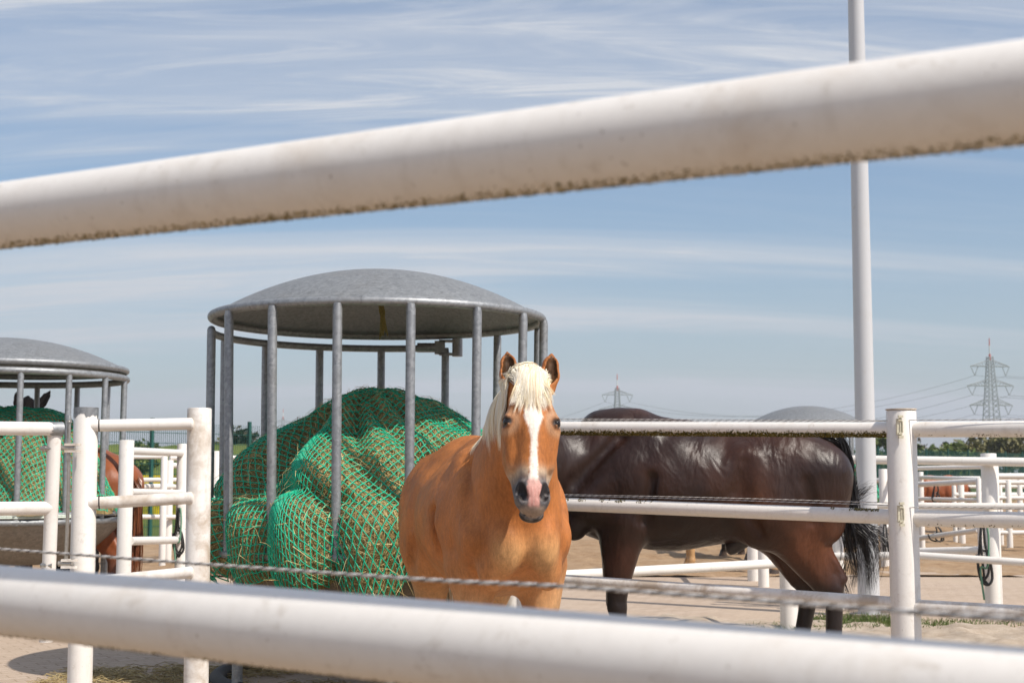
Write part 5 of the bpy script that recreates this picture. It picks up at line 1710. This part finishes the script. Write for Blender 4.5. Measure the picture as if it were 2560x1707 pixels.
pinkw = np.interp(h_, [0.46, 0.49, 0.52, 0.56, 0.60, 0.63], [0.012, 0.026, 0.034, 0.025, 0.024, 0.02]) + edge * 1.3
pink = sstep(0.003, -0.003, np.abs(s_ - 0.001) - pinkw) * sstep(0.462, 0.495, h_) * (f_ > -0.040) * sstep(0.603, 0.590, h_)
stri = 0.5 + 0.5 * np.sin(s_ * 420 + 2 * vnoise(V, 30, 12))
pk = lerp3(np.tile([[0.50, 0.28, 0.235]], (len(V), 1)), (0.44, 0.20, 0.17), stri * sstep(0.5, 0.53, h_))
col = np.where(pink[:, None] > 0, lerp3(col, pk, pink), col)
for sg in (-1, 1):
    de = np.sqrt(((s_ - sg * 0.103) / 1.0) ** 2 + (f_ - 0.004) ** 2 + ((h_ - 0.207)) ** 2)
    col = lerp3(col, (0.56, 0.40, 0.26), np.exp(-((de - 0.046) / 0.018) ** 2) * 0.40)
    col = lerp3(col, (0.05, 0.04, 0.035), sstep(0.036, 0.024, de))
    dn = np.minimum(np.sqrt((s_ - sg * 0.046) ** 2 + (f_ - 0.010) ** 2 + ((h_ - 0.530) * 0.6) ** 2), np.sqrt((s_ - sg * 0.058) ** 2 + (f_ - 0.002) ** 2 + ((h_ - 0.51) * 0.8) ** 2))
    col = lerp3(col, (0.022, 0.018, 0.018), sstep(0.029, 0.020, dn))
mouth = ((np.abs(f_ + 0.066) < 0.012) & (h_ > 0.56) & (np.abs(s_) < 0.06))
col[mouth] = col[mouth] * 0.35
ear = (h_ < 0.0) & (np.abs(s_) > 0.02) & (h_ > -0.2) & (f_ > -0.12)
# ear inside: dark hair
for sg in (-1, 1):
    b0 = np.array([sg * 0.082, -0.045, 0.010]); tv_ = np.array([sg * 0.098, -0.025, -0.155])
    tt = np.clip(((hc - b0) @ (tv_ - b0)) / ((tv_ - b0) @ (tv_ - b0)), 0, 1)
    ctr = b0 + tt[:, None] * (tv_ - b0)
    dv = hc - ctr
    rr = np.interp(tt, [0, 0.36, 0.7, 1], [0.032, 0.044, 0.034, 0.004])
    insd = ear & (dv[:, 1] > -0.35 * rr) & (np.linalg.norm(dv, axis=1) < rr * 0.86) & (s_ * sg > 0)
    col[insd] = np.array([0.085, 0.040, 0.016]) * (0.6 + 0.5 * sstep(-0.5, 0.8, vnoise(V[insd], 90, 5)))[:, None]
    rim = ear & (s_ * sg > 0) & (tt > 0.55) & ~insd
    col[rim] *= 0.8
body = raw_mesh('body', V, F, M['coat_gold'], hf1, True, col)
eyes(hf1, Hp, hs1)
# forelock
def hair_on(vol, roots, ends, lift0, S=9, ctrl=None, off=0.006, seed=0, gravity=0.0, it=4):
    n = len(roots); t_ = np.linspace(0, 1, S)
    P = roots[:, None] * (1 - t_[None, :, None]) + ends[:, None] * t_[None, :, None]
    if ctrl is not None:
        P = roots[:, None] * ((1 - t_) ** 2)[None, :, None] + ctrl[:, None] * (2 * t_ * (1 - t_))[None, :, None] + ends[:, None] * (t_ ** 2)[None, :, None]
    flat = P.reshape(-1, 3)
    o_ = np.repeat(off, S) if np.ndim(off) else off
    flat = vol.push(flat, o_, it)
    return flat.reshape(n, S, 3)
rg = np.random.default_rng(77)
def hair_mesh(name, P, hw, parent, cols, rg, mat, nrm, clump=None):
    n, S, _ = P.shape
    W = hw * (0.5 + 0.9 * rg.random((n, 1))) * np.interp(np.linspace(0, 1, S), [0, 0.6, 1], [1, 0.85, 0.12])[None]
    N = np.broadcast_to(nrm, (n, S, 3)) + (clump or 0.55) * rg.normal(0, 1, (n, 1, 3))
    Vh, Fh = ribbons(P, W, N)
    c = np.asarray(cols)[rg.choice(len(cols), n)] * (0.74 + 0.30 * rg.random((n, 1)))
    return raw_mesh(name, Vh, Fh, mat, parent, True, np.repeat(c, S * 2, 0))
FLAX = ((0.92, 0.79, 0.55), (0.95, 0.86, 0.67), (0.82, 0.64, 0.38), (0.95, 0.88, 0.74))
def locks(vol, root_c, ctrl_c, tip_c, per, sd_root, sd_tip, S, off, rgx, tend=(0.62, 1.0)):
    """strands gathered into pointed locks; arrays (L,3) of lock roots, controls and tips"""
    L = len(root_c); k = np.repeat(np.arange(L), per); n = len(k)
    t_ = np.linspace(0, 1, S)[None, :] * rgx.uniform(tend[0], tend[1], (n, 1))
    o = rgx.normal(0, 1, (n, 3))
    P = root_c[k][:, None] * ((1 - t_) ** 2)[..., None] + ctrl_c[k][:, None] * (2 * t_ * (1 - t_))[..., None] + tip_c[k][:, None] * (t_ ** 2)[..., None]
    P = P + o[:, None] * (sd_root * (1 - t_) + sd_tip * t_)[..., None] * np.array([1, 1, 1])
    of = np.repeat(off[0] + off[1] * rgx.random(n), S)
    P = vol.push(P.reshape(-1, 3), of, 4).reshape(n, S, 3)
    return P, k
def lock_mesh(name, P, k, hw, parent, cols, rgx, mat, nrm):
    n, S, _ = P.shape
    W = hw * (0.6 + 0.7 * rgx.random((n, 1))) * np.interp(np.linspace(0, 1, S), [0, 0.5, 1], [1, 0.8, 0.06])[None]
    N = np.broadcast_to(nrm, (n, S, 3)) + 0.22 * rgx.normal(0, 1, (n, 1, 3))
    Vh, Fh = ribbons(P, W, N)
    cl = np.asarray(cols)[rgx.choice(len(cols), k.max() + 1, p=[0.3, 0.3, 0.12, 0.28])]
    c = cl[k] * (0.80 + 0.26 * rgx.random((n, 1)))
    return raw_mesh(name, Vh, Fh, mat, parent, True, np.repeat(c, S * 2, 0))
toW = lambda q: ho + (q * hs1) @ HM.T
NL = 54
ls = np.linspace(-1, 1, NL) + 0.06 * rg.normal(0, 1, NL)
lroot = np.stack([0.026 * ls, -0.035 + 0.055 * rg.random(NL), -0.020 + 0.022 * rg.random(NL)], -1)
ltip = np.stack([0.100 * ls + 0.012 * rg.normal(0, 1, NL) + 0.004, 0.045 + 0 * ls, 0.215 - 0.075 * np.abs(ls) + rg.uniform(-0.055, 0.02, NL)], -1)
lctrl = np.stack([0.066 * ls, 0.062 + 0 * ls, 0.030 + 0.03 * rg.random(NL)], -1)
Pf, kf = locks(vol1, toW(lroot), toW(lctrl), toW(ltip), 66, 0.0070, 0.0022, 13, (0.002, 0.009), rg)
lock_mesh('forelock', Pf, kf, 0.0010, hf1, FLAX, rg, M['hair_pale'], HM[:, 1])
# mane: falls on the horse's right side (left in the picture)
crest = [po_l + np.array([-0.05, 0, 0.035]), n2_ + np.array([-0.045, 0, 0.165 * sc1]), n1_ + np.array([-0.07, 0, 0.205 * sc1]), nb_ + np.array([-0.08, 0, 0.26 * sc1])]
crest = smooth_path(crest, 40)
NM = 90
tc = np.sort(np.where(rg.random(NM) < 0.88, rg.random(NM) * 0.50, rg.uniform(0.5, 1.0, NM)))
root = np.stack([np.interp(tc, np.linspace(0, 1, 40), crest[:, k]) for k in range(3)], -1) + rg.normal(0, 0.006, (NM, 3))
ln = np.interp(tc, [0, 0.25, 0.6, 1.0], [0.29, 0.26, 0.08, 0.05]) * (0.75 + 0.35 * rg.random(NM))
fwd = np.interp(tc, [0, 0.5, 1], [0.05, 0.02, 0.0])
mtip = root + np.stack([fwd + 0.015 * rg.normal(0, 1, NM), np.interp(tc, [0, 0.5, 0.7, 1], [-0.095, -0.110, -0.05, -0.03]) - 0.015 * rg.random(NM), -ln], -1)
mctrl = root + np.stack([fwd * 0.5, np.interp(tc, [0, 0.5, 0.7, 1], [-0.095, -0.105, -0.04, -0.02]) - 0.015 * rg.random(NM), 0.0 - 0.04 * rg.random(NM)], -1)
Pm, km = locks(vol1, root, mctrl, mtip, 70, 0.009, 0.0035, 14, (0.003, 0.010), rg, (0.7, 1.0))
lock_mesh('mane', Pm, km, 0.0012, hf1, FLAX, rg, M['hair_pale'], np.array([0.5, -0.8, 0.2]))
# tail
tw = [np.array(p) * sc1 for p in ((-0.83, 0.0, 1.22), (-0.93, 0.02, 1.12), (-0.93, 0.02, 0.85), (-0.90, 0.03, 0.50), (-0.88, 0.03, 0.22))]
Vt_, Ft_, ct = tail_strands(500, None, tw, (0.04, 0.05, 0.04), 0.012, 5, 14, 0.003, FLAX)
raw_mesh('tail', Vt_, Ft_, M['hair_pale'], hf1, True, ct)

# ---- the dark brown horse, side on behind the rails
BO = np.array([1.005, 8.32, 0.0]); BAZ = math.pi - 0.02
sc2 = 1.075
poll_w = np.array([-0.06, 7.90, 1.22]); muz_w = np.array([-0.16, 7.76, 0.66])
po2 = to_local(poll_w, BO, BAZ); hh2 = norm(dir_local(muz_w - poll_w, BAZ)); hf2 = dir_local(norm(np.array([-1.0, -0.5, -0.1])), BAZ)
nb2 = np.array([0.40, 0, 1.15]) * sc2
na2 = np.array([0.64, 0.05, 1.20]) * sc2
neck2 = [(nb2, 0.26 * sc2), (na2, 0.195 * sc2), (na2 * 0.5 + po2 * 0.5 + [0, 0, 0.05], 0.165 * sc2), (po2 + [-0.06, 0, -0.02], 0.12 * sc2)]
vol2, V, F, hc, Hp2, HM2, ho2 = build_horse(sc2, neck2, po2, hh2, hf2, 0.0085, 1.0, 1.02, {('f', 1): (0.0, 0), ('f', -1): (-0.02, 0), ('h', 1): (0.02, 0), ('h', -1): (0.19, 0)}, back_dip=0.050, croup=-0.050, disp=0.8, crest=True)
h2o = empty('horse', BO, BAZ, 'glossy dark brown horse standing side-on behind the rails, head hidden', 'horse')
nz = vnoise(V, 4.0, 13) * 0.6 + vnoise(V, 10.0, 14) * 0.3
col = np.tile(np.array([[0.021, 0.0088, 0.0056]]), (len(V), 1))
x, y, z = V[:, 0] / sc2, V[:, 1] / sc2, V[:, 2] / sc2
col = lerp3(col, (0.046, 0.0168, 0.0082), sstep(-0.2, 0.6, nz) * 0.8)
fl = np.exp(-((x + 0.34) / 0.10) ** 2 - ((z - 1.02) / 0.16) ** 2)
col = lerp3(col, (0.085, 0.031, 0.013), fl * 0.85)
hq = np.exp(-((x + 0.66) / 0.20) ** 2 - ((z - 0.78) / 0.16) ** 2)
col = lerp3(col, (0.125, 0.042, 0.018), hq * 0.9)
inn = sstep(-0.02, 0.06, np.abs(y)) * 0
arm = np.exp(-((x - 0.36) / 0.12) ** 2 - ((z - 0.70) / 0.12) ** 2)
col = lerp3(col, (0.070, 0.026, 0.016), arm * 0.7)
col = lerp3(col, (0.016, 0.012, 0.012), sstep(0.62, 0.50, z) * 0.9)
col = lerp3(col, (0.020, 0.014, 0.013), sstep(0.45, 0.62, x) * 0.7)
col = lerp3(col, (0.03, 0.025, 0.02), sstep(0.085, 0.075, z))
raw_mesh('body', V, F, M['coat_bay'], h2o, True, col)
eyes(h2o, Hp2, 1.02)
# sheath below the belly
mbx = MB()
sh = np.array([[-0.36, 0.02, 0.86], [-0.28, 0.02, 0.80], [-0.235, 0.02, 0.765], [-0.215, 0.02, 0.755]]) * sc2
auto_smooth(MB().tube(smooth_path(sh, 10), np.array([0.055, 0.055, 0.052, 0.05, 0.046, 0.042, 0.038, 0.032, 0.024, 0.008]) * sc2, 16).build('sheath', mat_plain('dark_skin', (0.035, 0.028, 0.027), 0.5, 0, 0.3, 30, 0.2), h2o), 70)
# tail blown to the right; lower half streams out in curved locks
DK = ((0.014, 0.0115, 0.011), (0.024, 0.018, 0.016), (0.010, 0.009, 0.009))
def bw_l(u, v, d): return to_local(at(u, v, d), BO, BAZ)
dock = [bw_l(2040, 1083, 8.32), bw_l(2085, 1098, 8.30), bw_l(2113, 1150, 8.28), bw_l(2117, 1205, 8.26), bw_l(2122, 1275, 8.25), bw_l(2120, 1330, 8.25)]
parts = [tail_strands(900, None, dock, (0.020, 0.03, 0.04), 0.010, 21, 16, 0.0017, DK)]
streams = [
    ([(2060, 1085), (2100, 1105), (2118, 1170), (2122, 1240), (2150, 1330), (2170, 1400), (2176, 1475)], 190, 0.014),
    ([(2060, 1085), (2100, 1105), (2120, 1180), (2118, 1260), (2125, 1345), (2140, 1420), (2136, 1470)], 110, 0.014),
    ([(2060, 1085), (2105, 1110), (2118, 1200), (2128, 1290), (2175, 1340), (2195, 1390), (2180, 1462)], 90, 0.016),
    ([(2060, 1085), (2105, 1110), (2120, 1200), (2150, 1300), (2195, 1330), (2225, 1372), (2218, 1425)], 40, 0.024),
    ([(2085, 1100), (2116, 1170), (2124, 1225), (2140, 1240), (2165, 1222), (2178, 1218)], 36, 0.016),
    ([(2085, 1100), (2116, 1150), (2126, 1200), (2135, 1250), (2128, 1290)], 60, 0.02),
    ([(2110, 1300), (2150, 1316), (2190, 1322), (2222, 1345)], 34, 0.02),
    ([(2110, 1310), (2118, 1380), (2108, 1440), (2120, 1500), (2112, 1545)], 14, 0.01),
]
for k, (px, n_, sp_) in enumerate(streams):
    parts.append(tail_strands(int(n_ * 1.9), None, [bw_l(u_, v_, 8.27 - 0.02 * (k % 3)) for u_, v_ in px], (sp_, 0.03, sp_ * 1.2), 0.014, 30 + k, 18, 0.0011, DK))
Vs = []; Fs = []; Cs = []; nv = 0
for a, b, c in parts:
    Vs.append(a); Fs.append(b + nv); Cs.append(c); nv += len(a)
raw_mesh('tail', np.concatenate(Vs), np.concatenate(Fs), M['hair_dark'], h2o, True, np.concatenate(Cs))

# ---- horses further back
def far_horse(label, loc, az, sc, coat, legcol, mane, neck_up, vox=0.016, turn=0.0, belly=None, girth=1.0, ear_dir=None):
    po = np.array([0.98, math.sin(turn) * 0.3, 1.72]) * sc if neck_up == 1 else (np.array([1.12, 0.0, 1.30]) * sc if neck_up == 0 else np.array([1.15, 0.05, 0.85]) * sc)
    if neck_up == 1: hh = norm([0.62, math.sin(turn) * 0.5, -0.78]); hf = np.array([0.78, 0, 0.6])
    elif neck_up == 0: hh = norm([0.45, 0, -0.9]); hf = np.array([0.9, 0, 0.45])
    else: hh = norm([0.25, 0, -0.97]); hf = np.array([1.0, 0, 0.2])
    nb_ = np.array([0.42, 0, 1.18]) * sc
    mid = nb_ * 0.5 + (po + [-0.05, 0, -0.05]) * 0.5 + np.array([0, 0, 0.06])
    v, V, F, hc, Hp_, HM_, ho_ = build_horse(sc, [(nb_, 0.25 * sc), (mid, 0.18 * sc), (po + np.array([-0.05, 0, -0.04]), 0.12 * sc)], po, hh, hf, vox, girth, 0.98 * sc, {('h', -1): (0.06, 0)}, ear_dir=ear_dir)
    e = empty('horse', loc, az, label, 'horse')
    nz = vnoise(V, 5.0, 33)
    col = lerp3(np.tile(np.array([coat], float), (len(V), 1)), np.array(coat) * 1.35, sstep(-0.3, 0.7, nz) * 0.7)
    col = lerp3(col, legcol, sstep(0.62, 0.45, V[:, 2] / sc))
    col = lerp3(col, (0.08, 0.06, 0.05), sstep(0.085, 0.075, V[:, 2]))
    raw_mesh('body', V, F, M['coat_black' if max(coat) < 0.015 else 'coat_far'], e, True, col)
    eyes(e, Hp_, 0.98 * sc)
    rg = np.random.default_rng(3)
    tw = [np.array(p) * sc for p in ((-0.82, 0.0, 1.22), (-0.92, 0.01, 1.12), (-0.93, 0.01, 0.85), (-0.91, 0.02, 0.50), (-0.89, 0.02, 0.28))]
    a, b, c = tail_strands(260, None, tw, (0.03, 0.035, 0.03), 0.012, 5, 12, 0.004, mane)
    raw_mesh('tail', a, b, M['hair_dark'], e, True, c)
    n = 500; tc = rg.random(n)
    cr = smooth_path([po + np.array([-0.03, 0, 0.05]), mid + np.array([-0.05, 0, 0.16 * sc]), nb_ + np.array([-0.06, 0, 0.25 * sc])], 20)
    root = np.stack([np.interp(tc, np.linspace(0, 1, 20), cr[:, k]) for k in range(3)], -1)
    ends = root + np.stack([0.02 * rg.normal(0, 1, n), -0.13 - 0.02 * rg.random(n), -0.22 * (0.7 + 0.4 * rg.random(n))], -1)
    ctrl = root + np.stack([0 * tc, -0.12 + 0 * tc, 0.01 + 0 * tc], -1)
    P = hair_on(v, root, ends, 0, 7, ctrl, 0.01, 3, it=3)
    hair_mesh('mane', P, 0.004, e, mane, rg, M['hair_dark'], np.array([0.5, -0.8, 0.2]))
    return e
CH = ((0.16, 0.05, 0.02), (0.22, 0.08, 0.03))
p = at(128, 1200, 12.9)
far_horse('chestnut horse whose rump shows between the white posts on the left', (p[0], p[1], 0), R(160), 1.0, (0.235, 0.068, 0.024), (0.10, 0.035, 0.018), CH, 0, 0.013)
p = at(62, 1012, 14.0)
far_horse('nearly black horse behind the left feeder, only its ears showing', (p[0], p[1] + 1.14, 0), R(-90), 1.115, (0.004, 0.003, 0.003), (0.004, 0.003, 0.003), DK, 1, 0.011, ear_dir=(0.15, -0.06, -0.255))
p = at(1800, 1300, 18.0)
far_horse('palomino horse far back, only its legs showing under the brown belly', (p[0] - 0.02, p[1], 0), R(180), 0.98, (0.42, 0.20, 0.075), (0.46, 0.27, 0.12), CH, -1)
p = at(1795, 1300, 21.5)
far_horse('black-legged bay horse farther back than the palomino', (p[0] + 0.35, p[1], 0), R(100), 1.0, (0.04, 0.02, 0.014), (0.012, 0.011, 0.011), DK, 0)
p = at(2345, 1300, 30.5)
far_horse('small chestnut horse far right behind the pen gate', (p[0] - 0.1, p[1], 0), R(176), 0.82, (0.26, 0.075, 0.026), (0.16, 0.05, 0.02), CH, 1)

# ------------------------------------------------------------------ halters and lead ropes hung on posts
def halter(label, loc, H, W, seed, green=True, name='halter'):
    rg = np.random.default_rng(seed)
    e = empty(name, loc, 0, label, 'halter')
    mb = MB()
    for k in range(3):
        x0 = rg.uniform(-0.5, 0.5) * W
        pts = [(x0 * 0.3, 0, 0), (x0, -0.01 * k, -H * 0.3), (x0 + rg.uniform(-0.5, 0.5) * W, -0.01, -H * 0.65), (rg.uniform(-0.4, 0.4) * W, 0, -H * rg.uniform(0.8, 0.95))]
        P = smooth_path(pts, 14)
        mb.tube(P, 0.011, 6)
    lo = smooth_path([(-W * 0.5, 0, -H * 0.45), (-W * 0.3, -0.01, -H * 0.75), (W * 0.25, -0.01, -H * 0.82), (W * 0.6, 0, -H * 0.72), (W * 0.35, 0, -H * 0.45), (0, 0, -H * 0.4)], 20)
    mb.tube(lo, 0.012, 6)
    mb.build('strap', M['black_strap'], e)
    if green:
        P = smooth_path([(0.02, -0.015, 0), (W * 0.35, -0.02, -H * 0.25), (W * 0.2, -0.02, -H * 0.6), (-W * 0.3, -0.02, -H * 0.62), (-W * 0.1, -0.02, -H * 1.0)], 24)
        MB().tube(P, 0.009, 6).build('lead_rope', M['green_rope'], e)
    mb = MB(); ring(mb, 0.022, 0, 0.005, 0, 2 * math.pi, 16, 6)
    o = mb.build('buckle_ring', M['steel'], e); o.rotation_euler = (R(90), 0, 0); o.location = (0, -0.01, -H * 0.42)
    return e
p = at(452, 1268, 12.9)
halter('black halter with green lead hung on the pen post behind the left panel', (p[0] + 0.0, p[1] - 0.09, p[2]), 0.50, 0.09, 1)
p = at(2445, 1292, 12.75)
halter('black halter with pale green lead hanging from the broad right post', (p[0] + 0.02, p[1] - 0.06, p[2]), 0.72, 0.12, 2)
p = at(2338, 1206, 22.1)
halter('black lead ropes looped over the far pen gate', (p[0], p[1] - 0.05, p[2]), 0.40, 0.10, 3, False)
p = at(2335, 1312, 22.1)
halter('dark tangled halter on the lower rail of the far pen gate', (p[0], p[1] - 0.05, p[2]), 0.30, 0.22, 4, False)
p = at(2210, 1300, 18.6)
halter('dark halter hanging on the distant fence behind the tail', (p[0], p[1] - 0.05, p[2]), 0.6, 0.06, 5, False)

# ------------------------------------------------------------------ thin spring haze over the flat land
hzm = bpy.data.materials.new('haze_air')
hzm.use_nodes = True
hzm.node_tree.nodes.clear()
_o = hzm.node_tree.nodes.new('ShaderNodeOutputMaterial')
_v = hzm.node_tree.nodes.new('ShaderNodeVolumePrincipled')
_v.inputs['Color'].default_value = (0.93, 0.95, 1.0, 1)
_v.inputs['Density'].default_value = 0.00030
_v.inputs['Anisotropy'].default_value = 0.2
hzm.node_tree.links.new(_v.outputs[0], _o.inputs['Volume'])
hb = MB().box((0, 2400, 40.0), (6500, 6700, 41.5)).build('haze', hzm, None, False)
hb['kind'] = 'stuff'
hb['label'] = 'thin pale haze over the flat land'
